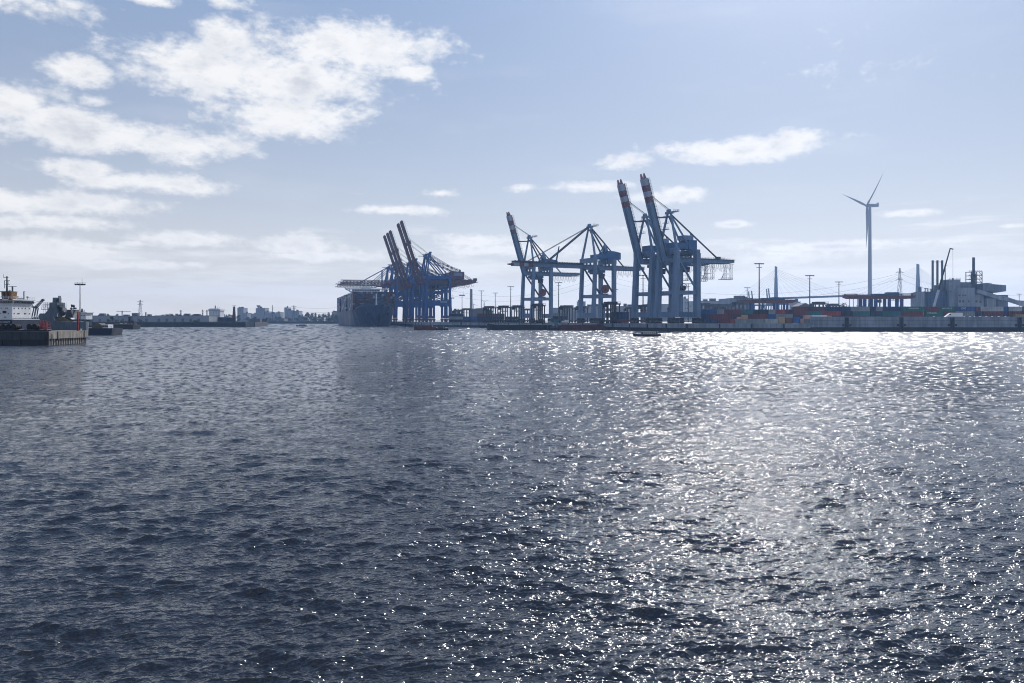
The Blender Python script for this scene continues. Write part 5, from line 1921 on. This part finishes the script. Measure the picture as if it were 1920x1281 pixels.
def fenders():
    D = 222.3
    k = 0
    names = ['first', 'second', 'third', 'fourth', 'fifth', 'sixth']
    for px, in ((1,), (11.5,), (21.5,), (31,), (60,), (69.5,)):
        r = thing('drum_fender', f'black rubber drum fender lying on the pier, {names[k]} from the left', 'fender', (X(px, D), D, 4.55 + .55), 0, 'drum fenders lying on the pier')
        MB().tube((0, -1.4, 0), (0, 1.4, 0), .72, n=20).build('drum', M['rubber'], r)
        rb = MB()
        for y in (-1.2, -.4, .4, 1.2):
            rb.tube((0, y - .1, 0), (0, y + .1, 0), .78, n=20)
        rb.build('band', M['rubber'], r)
        k += 1
    o = thing('fender_rack', 'low dark timber rack under the drum fenders on the pier', 'rack', (X(40, D), D, 3.85), 0)
    w = X(92, D) - X(40, D)
    MB().box(-w - 4, w, -1.1, 1.1, .02, .12).box(-w - 4, w, -1.2, -.9, .123, .42).box(-w - 4, w, .9, 1.2, .123, .42).build('bearer', M['hull_black'], o)
    c = MB()
    for i in range(9):
        x = -w + 2 * w * i / 8
        c.box(x - .1, x + .1, -1.0, 1.0, .423, .55)
    c.build('cross_bearer', M['concrete_pale'], o)
fenders()


def white_ship():
    D = 285.4
    r = thing('white_bridge_ship', 'ship with white windowed superstructure, ochre mast base and navy hull at the left edge', 'ship', (0, D, 0))
    XS = (22.8 - 960) / F * D                 # the corner nearest to us; the sunlit side runs away from it
    def x(px): return X(px, D)
    def z(y): return Zy(y, D)
    def dep(px): return -XS * F / (960 - px) - D   # how far back along the side a photo column lies
    L0 = x(-130)
    back = dep(58.8)
    MB().loft([[(L0, ya, zt), (L0, ya + .1, -1), (XS + .35 - sh, ya + .1, -1), (XS + .45, ya, zt)] for ya, zt, sh in ((-.6, z(598.6), .3), (2, z(598.6), .2), (back + 1, z(598.8), .2), (back + 4.4, z(599.2), .6))]).build('hull', M['hull_navy'], r)
    MB().box(L0, XS + .5, -.68, -.604, z(599.6), z(598.4)).box(XS + .46, XS + .53, -.6, back + 4.3, z(599.6), z(598.6)).build('rubbing_strake', M['ship_white'], r)
    so = MB().box(L0, XS, 0, back, z(598.55), z(573.01)).build('superstructure', M['ship_white'], r)
    MB().loft([[(L0, -.1 - e, zz), (XS + .05 + e, -.1 - e, zz), (XS + .05 + e, back + .05 + e, zz), (L0, back + .05 + e, zz)] for zz, e in ((z(573), 0), (z(571.5), .05), (z(563), .55))]).build('bridge_deck', M['ship_white'], so)
    MB().box(L0, XS + .95, -.95, back + .95, z(562.98), z(560.8)).build('bridge_roof', M['ship_white'], so)
    for a, b in ((-20, 7), (19, 26)):
        MB().box(x(a), x(b), -1.03, -.953, z(562.7), z(560.9)).build('red_board', M['signal_red'], so)
    for px in np.arange(-11, 22, 4.6):
        MB().box(x(px), x(px + 3.5), -.62, -.2, z(568.4), z(564.4)).build('bridge_window', M['glass_dark'], so)
    for px in np.arange(25, 58, 4.6):
        MB().box(XS + .3, XS + .72, dep(px), dep(px + 3.4), z(568.4), z(564.4)).build('bridge_window', M['glass_dark'], so)
    for a, b in [(2.2, 578), (11, 578), (13.6, 578), (1.5, 588), (15.8, 588)]:
        MB().box(x(a - .65), x(a + .65), -.08, .2, z(b + 1.1), z(b - 1.1)).build('porthole', M['glass_dark'], so)
    for a, b in [(26.5, 578), (34.4, 578), (41.3, 578), (47.4, 578), (54.8, 578), (26.5, 588), (33.4, 588), (35.6, 588), (46, 588), (48.3, 588), (54.8, 588)]:
        MB().box(XS - .2, XS + .08, dep(a - .6), dep(a + .7), z(b + 1.1), z(b - 1.1)).build('porthole', M['glass_dark'], so)
    MB().box(x(5), x(12), -.08, .2, z(587.5), z(583)).build('side_opening', M['hull_black'], so)
    MB().box(x(8), x(11.5), -.08, .2, z(595.5), z(594)).build('vent_grille', M['hull_black'], so)
    rl = MB().rail((XS + .35, 0, z(598.6)), (XS + .35, back + 4, z(598.9)), 1.0, 1.5, .04)
    rl.rail((L0, -.85, z(560.75)), (XS + .85, -.85, z(560.75)), .9, 1.6, .035).rail((XS + .85, -.85, z(560.75)), (XS + .85, back + .8, z(560.75)), .9, 1.6, .035)
    rl.build('handrail', M['ship_white'], r)
    # ochre pedestal with lightening holes, mast, radar
    yc = 5.5
    def xm(px): return (px - 960) / F * (D + yc)
    def zm(y): return Zy(y, D + yc)
    pz = MB()
    for a, b in ((8.6, 11.2), (15.2, 17.6), (23.2, 26)):
        pz.slab([(xm(a), zm(561)), (xm(b), zm(561)), (xm(b + (1 if a > 20 else 0)), zm(547.6)), (xm(a - (1 if a < 10 else 0)), zm(547.6))], yc - 1.6, yc + 1.6)
    for a, b in ((11.21, 15.19), (17.61, 23.19)):
        pz.box(xm(a), xm(b), yc - 1.2, yc + 1.2, zm(561), zm(557)).box(xm(a), xm(b), yc - 1.2, yc + 1.2, zm(549.4), zm(547.6))
    ped = pz.build('mast_pedestal', M['funnel_ochre'], r)
    MB().box(xm(3), xm(26.5), yc - 2.2, yc + 2.2, zm(547.55), zm(546.6)).build('mast_platform', M['dark_steel'], ped)
    mm = MB().tube((xm(13), yc, zm(546.6)), (xm(13), yc, zm(518)), .33, .2, n=8)
    for yy, a, b in ((520.3, 6.5, 16), (526.3, 8.5, 18.5), (533.4, 9.5, 18.5)):
        mm.beam((xm(a), yc, zm(yy)), (xm(b), yc, zm(yy)), .16)
    mm.beam((xm(6.6), yc, zm(520.3)), (xm(6.6), yc, zm(514.5)), .07).beam((xm(8.6), yc, zm(526.3)), (xm(8.9), yc, zm(541)), .16).beam((xm(15.4), yc, zm(526.3)), (xm(15.4), yc, zm(533.4)), .1)
    mm.build('mast', M['dark_steel'], r)
    rd = MB().beam((xm(23.4), yc, zm(546.6)), (xm(23.4), yc, zm(537.6)), .4, .4).box(xm(16), xm(31), yc - .15, yc + .15, zm(537.6), zm(536.8)).slab([(xm(17), zm(546.5)), (xm(20), zm(546.5)), (xm(18.6), zm(543.6))], yc - .5, yc + .5)
    rd.build('radar', M['dark_steel'], r)
    for px, yy, q in ((5.2, 555.5, .35), (51.5, 557.3, .3), (33, 556.5, .2)):
        yd = dep(px) * .9 if px > 30 else 3
        xx = (px - 960) / F * (D + yd)
        zr = z(560.8)
        MB().tube((xx, yd, zr), (xx, yd, Zy(yy, D + yd) - q * .8), .07).tube((xx, yd - .3, Zy(yy, D + yd)), (xx, yd + .3, Zy(yy, D + yd)), q, n=12).build('dome_aerial', M['ship_grey'], r)
    yd = dep(44.5) * .9
    x4, zr, z4 = (44.5 - 960) / F * (D + yd), z(560.8), Zy(547, D + yd)
    MB().beam((x4, yd, zr), (x4, yd, z4), .2).beam((x4 + .4, yd, zr), (x4 + .4, yd, z4 - .1), .1).beam((x4 - .1, yd, z4), (x4 + .5, yd, z4), .15).box(x4 - 2, x4 - .3, yd - .4, yd + .4, zr, zr + .4).build('roof_gear', M['dark_steel'], r)
    lettering(r, 'DATEROPT', x(11.5), -.72, z(604.2), .72, M['ship_white'])
white_ship()


def dock_crane():
    D = 345
    r = thing('luffing_crane', 'grey luffing dock crane with jib leaning right beside the white superstructure', 'crane', (0, D, 0))
    def p(px, py, y=0): return (X(px, D), y, Zy(py, D))
    k = MB()
    for y in (-.9, .9):
        k.beam(p(60.8, 601, y), p(66, 577, y), .36).beam(p(65.5, 601, y), p(69.4, 577, y), .36)
        k.beam(p(59, 575, y), p(68, 577, y), .5)
    k.box(X(58, D), X(72, D), -2, 2, -.5, Zy(600, D))
    k.build('portal', M['ship_grey'], r)
    j = MB()
    for y in (-.5, .5):
        j.beam(p(64, 577.5, y), p(79.2, 563, y), .26).beam(p(68, 577.5, y), p(81.5, 563, y), .26)
    for t in (.2, .4, .6, .8):
        a = Vector(p(64, 577.5)).lerp(Vector(p(79.2, 563)), t)
        b = Vector(p(68, 577.5)).lerp(Vector(p(81.5, 563)), t)
        j.beam(a, b, .2)
    j.beam(p(78.5, 563.5), p(82.8, 562), .9).beam(p(59, 569), p(64, 577), .3).beam(p(59, 569), p(79, 563.2), .1)
    j.build('jib', M['ship_grey'], r)
dock_crane()


def warship():
    D = 332
    r = thing('grey_warship', 'dark grey naval ship wrapped in scaffolding with a tall stepped tower behind the pier', 'warship', (0, D, 0))
    def x(px): return X(px, D)
    def z(y): return Zy(y, D)
    MB().loft([[(x(px), -b, zt), (x(px), -b * .85, -1), (x(px), b * .85, -1), (x(px), b, zt)] for px, b, zt in ((66, 5, z(604)), (80, 8, z(603)), (120, 8.5, z(602)), (145, 7.5, z(603.5)), (158, 3.5, z(604)), (163, .8, z(603)))]).build('hull', M['ship_grey'], r)
    t = MB()
    t.slab([(x(73), z(604)), (x(120), z(604)), (x(117), z(594.5)), (x(80), z(594.5))], -6.5, 6)
    t.slab([(x(84), z(594.48)), (x(121), z(594.48)), (x(118), z(588)), (x(88), z(588))], -5, 5)
    t.slab([(x(98), z(587.98)), (x(118), z(587.98)), (x(115.5), z(577)), (x(100.5), z(577))], -3.6, 3.6)
    t.slab([(x(100.2), z(576.98)), (x(114.8), z(576.98)), (x(114.6), z(567.5)), (x(101.5), z(567.5))], -3, 3)
    t.slab([(x(103), z(567.48)), (x(108.5), z(567.48)), (x(109.2), z(562.5)), (x(103.2), z(562.5))], -1.8, 1.8)
    t.slab([(x(111.3), z(567.48)), (x(113.4), z(567.48)), (x(112.3), z(554.8)), (x(111.2), z(554.8))], -.8, .8)
    t.slab([(x(103), z(562.45)), (x(111.18), z(562.45)), (x(111.18), z(558.4)), (x(103), z(558.4))], -1.6, 1.6)
    t.build('tower', M['ship_grey'], r)
    d = MB()
    for px, yy, q in ((96, 587.2, 1.15), (121.7, 587.3, 1.15), (117.5, 580, .8), (90, 589.5, .6)):
        d.loft([[(x(px) + math.cos(a) * math.cos(b) * q, math.sin(a) * math.cos(b) * q - 1.5, z(yy) + math.sin(b) * q) for a in np.linspace(0, 6.283, 12, endpoint=False)] for b in np.linspace(-1.4, 1.4, 7)])
    d.build('radar_dome', M['dark_steel'], r)
    for yy, a, b in ((576, 87.5, 101), (576, 115, 126.5), (580.6, 86.5, 99), (572.2, 91, 101.5), (573, 115, 122)):
        MB().box(x(a), x(b), -3.4, -.6, z(yy) - .06, z(yy) + .1).rail((x(a), -3.4, z(yy)), (x(b), -3.4, z(yy)), 1.0, 1.2, .035).build('scaffold_deck', M['dark_steel'], r)
    sc = MB()
    for px in (91, 94.5, 98, 117.5, 121.5, 125.5):
        for y in (-3.4, -.6):
            sc.beam((x(px), y, z(592)), (x(px), y, z(567.5)), .07)
    for yy in (570, 568):
        sc.beam((x(115), -3.4, z(yy)), (x(125.5), -3.4, z(yy)), .06)
    sc.build('scaffold_poles', M['dark_steel'], r)
    a = MB()
    a.slab([(x(128.5), z(596)), (x(145), z(596)), (x(142), z(588)), (x(140.5), z(581)), (x(133), z(581)), (x(131.5), z(588))], -3, 3)
    a.box(x(125.5), x(150), -.5, .5, z(581.6), z(580.9)).tube((x(133.6), 0, z(581)), (x(133.6), 0, z(570.8)), .15).tube((x(137.4), 0, z(581)), (x(137.4), 0, z(575)), .12)
    for px, yy, q in ((137.4, 573.8, .55), (141, 578.2, .42), (134, 579, .35)):
        a.tube((x(px), -.5, z(yy)), (x(px), .5, z(yy)), q, n=12)
    a.build('aft_mast', M['dark_steel'], r)
    cv = MB()
    rn = random.Random(4)
    pts = [(x(112 + 3.4 * i), z(603.2 - 7.5 * math.sin(math.pi * min(1, (i + 1) / 9)) - rn.uniform(0, 1.6))) for i in range(12)]
    cv.slab([(pts[0][0], z(604))] + [(pts[-1][0], z(604))] + pts[::-1], -5, -.3)
    cv.build('olive_cover', M['olive_cover'], r)
    MB().slab([(x(83), z(610)), (x(108), z(610)), (x(104), z(601.5)), (x(86), z(605))], -7.6, -6.9).build('pale_tarpaulin', M['concrete_pale'], r)
warship()


def light_mast_left():
    D = 262
    mast(150, 531.5, D, 'light mast with broad round platform rising behind the near pier', 1, .9, .4)
    dn = thing('mooring_dolphin', 'dark pile foundation carrying the light mast behind the near pier', 'dolphin', (X(150, D), D, 0))
    MB().box(-1.3, 1.3, -1.3, 1.3, -2, .9).build('cap', M['concrete_dark'], dn)
light_mast_left()


def pontoon():
    D = 372
    x0, x1 = X(160, D), X(221, D)
    r = thing('dumb_barge', 'navy flat-sided barge with raked end lying beyond the pier', 'barge', (0, D, 0))
    h = Zy(615.3, D)
    MB().slab([(x0 - 8, -1), (X(218, D), -1), (x1, h), (x0 - 8, h)], -5, 5).build('hull', M['hull_navy'], r)
    MB().rail((x0 - 6, -4.8, h), (x1 - .5, -4.8, h), .9, 2, .04).build('handrail', M['dark_steel'], r)
    for a, b, ty, m in ((168, 177.5, 610.5, 'ship_white'), (197, 207.5, 608.5, 'ship_white')):
        q = MB().box(X(a, D), X(b, D), -2.4, 2.4, h, Zy(ty, D)).build('deck_cabin', M[m], r)
        w = MB()
        n = 3
        for i in range(n):
            c = X(a + (b - a) * (i + .5) / n, D)
            w.box(c - .35, c + .35, -2.45, -2.403, h + .5, h + 1.3)
        w.build('window', M['glass_dark'], q)
    cv = MB()
    rn = random.Random(8)
    pts = [(X(178 + 2.1 * i, D), Zy(612.6 - 6.2 * math.sin(math.pi * (i + 1) / 11) - rn.uniform(0, .8), D)) for i in range(10)]
    cv.slab([(pts[0][0], h), (pts[-1][0], h)] + pts[::-1], -2.6, 2.6)
    cv.build('olive_cover', M['olive_cover'], r)
pontoon()


def hulk():
    D = 612
    r = thing('old_hulk', 'low black barge with a weedy heap on deck, left of the long mole', 'barge', (0, D, 0))
    h = Zy(609, D)
    MB().slab([(X(217, D), -1), (X(256, D), -1), (X(256.5, D), h), (X(217, D), h)], -6, 6).build('hull', M['hull_black'], r)
    rn = random.Random(3)
    pts = [(X(218 + 2.6 * i, D), Zy(607.3 - rn.uniform(0, 2), D)) for i in range(14)]
    MB().slab([(pts[0][0], h), (pts[-1][0], h)] + pts[::-1], -4, 4).build('cargo_heap', M['olive_cover'], r)
    MB().box(X(243, D), X(247, D), -2, 2, h, Zy(594.5, D)).box(X(248, D), X(253, D), -2, 2, h, Zy(601.5, D)).build('deck_house', M['hull_navy'], r)
hulk()
for px, ty, w, lab in ((203, 598.5, 8, 'scrubby tree left of the three growing behind the navy barge'), (211, 592.5, 12, 'tallest dark tree behind the navy barge'), (219, 599, 9, 'low dark tree right of the tallest one behind the navy barge')):
    tree(px, ty, 806, w, lab, base=4.4)
for px, ty, w, lab in ((120, 592, 16, 'bush behind the grey warship, left of the red frame mast'), ):
    pass
for px, ty, w, lab in ((228, 600.5, 10, 'left bush on the mole behind the black hulk'), (240, 601, 12, 'right bush on the mole behind the black hulk'), (265, 599.5, 9, 'lone bush on the mole near the lattice pylon'), (368, 600.5, 12, 'lone bush on the mole left of the white ship superstructure')):
    tree(px, ty, 812, w, lab, 'scrub', 4.4, 'bushes on the mole')


def mole_wall():
    r = thing('mole_wall', 'long dark retaining wall along the mole with a pale concrete head', 'quay wall', (0, 0, 0))
    x0, x1 = -1000, X(461, 804)
    MB().box(x0, x1, 802.8, 803.996, -2, 4.75).build('dark_face', M['concrete_dark'], r)
    MB().box(x1 + .01, -260, 802.6, 803.996, -2, 5.0).build('pale_head', M['concrete'], r)
    s = MB()
    s.prism([(-261, 803.5), (-259.4, 803.5), (-288.5, 940), (-290.4, 940)], -2, 4.9)
    s.build('side_face', M['concrete_dark'], r)
    p = MB()
    for i in range(40):
        xx = x1 - 8 - i * 9
        p.box(xx - .3, xx + .3, 802.5, 802.797, -2, 4.6)
    p.build('fender_pile', M['black_steel'], r)
    rl = MB().rail((x0 + 500, 803.4, 4.76), (x1, 803.4, 4.76), 1.0, 4, .05)
    rl.build('handrail', M['dark_steel'], r)
mole_wall()


def beacon():
    D = 812
    r = thing('beacon_tower', 'dark tapering beacon tower with cross-shaped aerial on the end of the mole', 'beacon', (X(439, D), D, 4.4))
    h = Zy(576.5, D) - 4.4
    MB().loft([[(sx * w, sy * w, zz) for sx, sy in ((-1, -1), (1, -1), (1, 1), (-1, 1))] for w, zz in ((1.6, 0), (1.35, h * .35), (.95, h * .8), (.8, h))]).build('tower', M['brown_tower'], r)
    MB().box(-1.2, 1.2, -1.2, 1.2, h + .002, h + .25).tube((0, 0, h + .25), (0, 0, h + 1.2), .5, n=10).build('lantern', M['dark_steel'], r)
    MB().beam((0, 0, h + 1.2), (0, 0, h + 2.2), .12).beam((-1.9, 0, h + 1.9), (1.9, 0, h + 1.9), .2).build('aerial', M['dark_steel'], r)
beacon()


def tanker():
    D = 1040
    r = thing('moored_tanker', 'moored ship with pale block superstructure and dark hull behind the mole', 'ship', (0, D, 0))
    def x(px): return X(px, D)
    def z(y): return Zy(y, D)
    MB().loft([[(x(px), -b, z(596)), (x(px), -b * .9, -1), (x(px), b * .9, -1), (x(px), b, z(596))] for px, b in ((391, 6), (400, 9), (428, 9), (434, 5), (437, 1))]).build('hull', M['hull_navy'], r)
    s = MB().box(x(395.5), x(416.5), -7, 7, z(595.95), z(583)).slab([(x(394.5), z(582.98)), (x(417.5), z(582.98)), (x(417.5), z(580.2)), (x(394.2), z(580.2))], -8, 8).box(x(396), x(414), -6, 6, z(580.18), z(578.6))
    so = s.build('superstructure', M['ship_white'], r)
    MB().box(x(395.3), x(416.8), -8.1, -8.003, z(582.3), z(581)).build('bridge_windows', M['glass_dark'], so)
    wn = MB()
    for yy in (586, 589.5, 593):
        for px in np.arange(397.5, 416, 3):
            wn.box(x(px), x(px + 1.1), -7.06, -7.003, z(yy), z(yy - 1.2))
    wn.build('portholes', M['glass_dark'], so)
    MB().tube((x(404), 0, z(578.6)), (x(404), 0, z(573)), .8, .4).tube((x(401.5), 0, z(578.6)), (x(401.5), 0, z(573)), .15).tube((x(408), 0, z(578.6)), (x(408), 0, z(575.5)), .15).tube((x(412), 0, z(578.6)), (x(412), 0, z(576)), .15).build('mast', M['funnel_ochre'], r)
    MB().box(x(395), x(428), -8.6, -8.0, z(596.0), z(595.0)).build('bulwark', M['hull_navy'], r)
tanker()


def workboat():
    D = 925
    r = thing('excavator_barge', 'low pale work barge with dark crane gear at the tip of the mole', 'barge', (0, D, 0))
    def x(px): return X(px, D)
    def z(y): return Zy(y, D)
    MB().box(x(458), x(478), 18, 26, 4.3, z(597.5)).build('shed', M['far_wall_dark'], r)
    MB().box(x(482), x(492), 18, 24, 4.3, z(598.5)).beam((x(484), 20, z(598)), (x(486.5), 20, z(583)), .3).box(x(489), x(492), 19, 22, z(598.4), z(595.8)).build('crane_cabin', M['dark_steel'], r)
workboat()


def shed_row():
    D = 1000
    names = [(150, 222, 592.6, 'bluish long shed nearest the left edge behind the trees'), (222.5, 290, 593.0, 'long pale shed behind the black hulk, second from the left'), (290.5, 392, 592.4, 'longest pale shed behind the mole, left of the white ship superstructure')]
    for a, b, ty, lab in names:
        r = B('transit_shed', a, b, ty, D, 'far_wall', lab, 'shed', 30, 4.4, group='long transit sheds on the left shore')
        w = (X(b, D) - X(a, D)) / 2
        for i in range(int(w / 5)):
            xx = -w + 5 + i * 10
            MB().box(xx - 1.6, xx + 1.6, -.1, .06, 0, 4.2).build('loading_door', M['far_wall_dark'], r)
shed_row()


def ferry():
    D = 520
    r = thing('white_ferry', 'pale ferry superstructure with roof aerials showing right of the tall light mast', 'ferry', (0, D, 0))
    def x(px): return X(px, D)
    def z(y): return Zy(y, D)
    MB().box(x(140), x(165), -5, 5, -1, z(599)).build('hull', M['hull_navy'], r)
    s = MB().box(x(146), x(167), -4, 4, z(598.98), z(587.3)).box(x(145), x(169.5), -4.6, 4.6, z(587.28), z(585.6))
    so = s.build('superstructure', M['ship_white'], r)
    w = MB()
    for px in np.arange(148, 166, 2.6):
        w.box(x(px), x(px + 1.7), -4.06, -4.003, z(593), z(591))
    w.build('window', M['glass_dark'], so)
    MB().slab([(x(152), z(585.55)), (x(156), z(585.55)), (x(155), z(579.5)), (x(153.5), z(578.5))], -.5, .5).tube((x(158), 0, z(585.6)), (x(158), 0, z(581)), .15).build('funnel', M['dark_steel'], r)
ferry()

# skyline along the far bank, left to right
SB = lambda a, b, ty, lab, D=1900, m='far_wall', nm='city_block', win=0, roof=None: B(nm, a, b, ty, D, m, lab, 'building', 30, 4.2, roof, win, 'buildings on the far skyline')
SB(445, 456.5, 578, 'tall pale block right of the beacon tower', win=6)
SB(457, 464, 587.5, 'low block beside the tall pale block right of the beacon', win=2)
SB(470, 479, 588.5, 'low block left of the building with the mushroom tower', win=2)
mt = SB(479.5, 497, 578, 'broad pale silo building topped by a mushroom-shaped water tower', win=0)
hh = Zy(578, 1900) - 4.2
MB().tube((-7, 8, hh), (-7, 8, hh + 3), 2.2, 2.2, n=12).tube((-7, 8, hh + 3), (-7, 8, hh + 5.5), 3, 4.8, n=14).tube((-7, 8, hh + 5.5), (-7, 8, hh + 7), 4.8, 4.6, n=14).build('water_tower', M['far_wall'], mt)
SB(497.5, 504, 584.5, 'stepped block against the right side of the mushroom tower building', win=2)
SB(504.5, 516, 588, 'low hazy block right of the stepped one', win=2)
SB(517, 525.5, 586, 'small hazy block with flat roof left of the silos', win=2)
SB(533, 539, 577, 'slim tall head house at the left end of the silo group')
sil = SB(539.5, 546, 581.5, 'mid-height silo block next to the slim head house')
s3 = SB(546.5, 561, 583.5, 'broad silo block with vertical bins right of the head house')
sb = MB()
for i in range(6):
    sb.tube((-8 + 3.2 * i, -.3, 0), (-8 + 3.2 * i, -.3, Zy(583.5, 1900) - 4.6), 1.4, n=8)
sb.build('silo_bin', M['far_wall'], s3)
SB(559, 569, 593.5, 'long low quay shed below the silo group', 1550, 'far_wall_dark', 'quay_shed')
SB(622, 634, 585, 'flat blocks above the trees, left of the pair by the ship', 1700, win=3)
SB(634.5, 643, 582.5, 'taller flat block above the trees beside the container ship', 1700, win=3)
SB(514, 532, 597.5, 'low dark quay shed in the gap below the skyline', 1540, 'far_wall_dark', 'quay_shed')
B('quay_shed', 480, 520, 601, 1530, 'plant_dark', 'low blue moored pontoon shed at the tip of the mole', 'shed', 10, 4.2)
for i, (px, ty) in enumerate(((345, 586), (339, 587.5))):
    pass
ch2 = MB().tube((0, 0, 0), (0, 0, Zy(585.5, 1100) - 4.4), 1.0, .8, n=10).build('brick_chimney', M['brick'])
ch2.location = (X(273.5, 1100), 1100, 4.4)
tag(ch2, 'short dark brick chimney rising right of the lattice pylon on the left shore', 'chimney')
for px, ty, D, lab in ((229, 583, 1700, 'tiny tower crane with level jib at the far left skyline'), (339, 581.5, 1500, 'thin lattice mast above the sheds left of the round trees'), (380, 581, 1500, 'first of two thin masts left of the white ship superstructure'), (388, 581.5, 1500, 'second of two thin masts left of the white ship superstructure'), (511, 572.5, 1900, 'tall thin lattice mast between the mushroom tower and the silos')):
    h = Zy(ty, D) - 4.2
    r = thing('thin_mast', lab, 'mast', (X(px, D), D, 4.2), 0, 'thin masts on the far skyline')
    MB().lattice((0, 0, 0), (0, 0, h), 1.4, 1.4, 4, .3).build('lattice', M['crane_grey_dark'], r)
    q = MB().beam((-3, 0, h * .88), (3, 0, h * .88), .3)
    if 'jib' in lab:
        q.beam((-12, 0, h * .94), (18, 0, h * .94), .8)
    q.build('cross_arm', M['crane_grey_dark'], r)

rt = random.Random(21)
skyl = [(186, 588.5, 4, 'tall'), (203, 588, 5, 'tall'), (219, 588.2, 5, 'tall'), (236, 590, 9, 'round'), (250, 591, 9, 'round'), (288, 591, 12, 'round'), (305, 589, 13, 'round'), (315, 587.3, 10, 'round'), (323, 586.5, 11, 'round'), (331, 588, 7, 'tall'), (338, 588.5, 6, 'tall'),
        (345, 588, 9, 'round'), (353, 588.5, 9, 'round'), (360, 587.5, 11, 'round'), (367, 588, 9, 'round'), (376, 590, 12, 'round'), (388, 591, 10, 'round'), (420, 588.5, 4, 'tall'), (425, 589.5, 4, 'tall'), (430, 588.5, 5, 'tall'), (435, 590, 5, 'tall'),
        (447, 590, 6, 'tall'), (465, 593, 13, 'round'), (476, 593, 12, 'round'), (505, 595, 14, 'round'), (524, 593, 8, 'tall'), (537, 594, 6, 'tall'), (544, 596, 12, 'round'), (557, 595, 10, 'round'), (572, 586.5, 7, 'round'), (579, 583.5, 11, 'round'), (585, 585, 9, 'round'), (592, 586, 4, 'tall'),
        (598, 588, 10, 'round'), (606, 587, 11, 'round'), (612, 588.5, 8, 'round'), (617, 585.5, 5, 'tall'), (623, 587, 7, 'round'), (630, 589, 10, 'round'), (638, 588.5, 10, 'round'), (645, 590, 9, 'round'), (575, 593, 14, 'round'), (589, 593.5, 14, 'round'), (603, 593.5, 14, 'round'), (618, 593.5, 14, 'round'), (634, 594, 14, 'round')]
seg = lambda px: ('above the sheds at the far left' if px < 300 else 'in the clump above the sheds' if px < 395 else 'beside the beacon tower' if px < 460 else 'below the mushroom tower building' if px < 510 else 'in front of the silo group' if px < 566 else 'on the bank left of the container ship')
cnt = {}
for px, ty, w, kd in sorted(skyl):
    s = seg(px)
    front = px > 566 and ty > 592.6
    s2 = ('front row, ' if front else '') + s
    cnt[(s2, kd)] = cnt.get((s2, kd), 0) + 1
    nm = 'slim poplar' if kd == 'tall' else 'round tree'
    D = 1500 if front else (1250 if px < 395 else 1600)
    tree(px, ty, D, w * 1.15, f'{nm} {s2}, {ORD[cnt[(s2, kd)] - 1]} from the left', kd, .6 if front else 2.4)
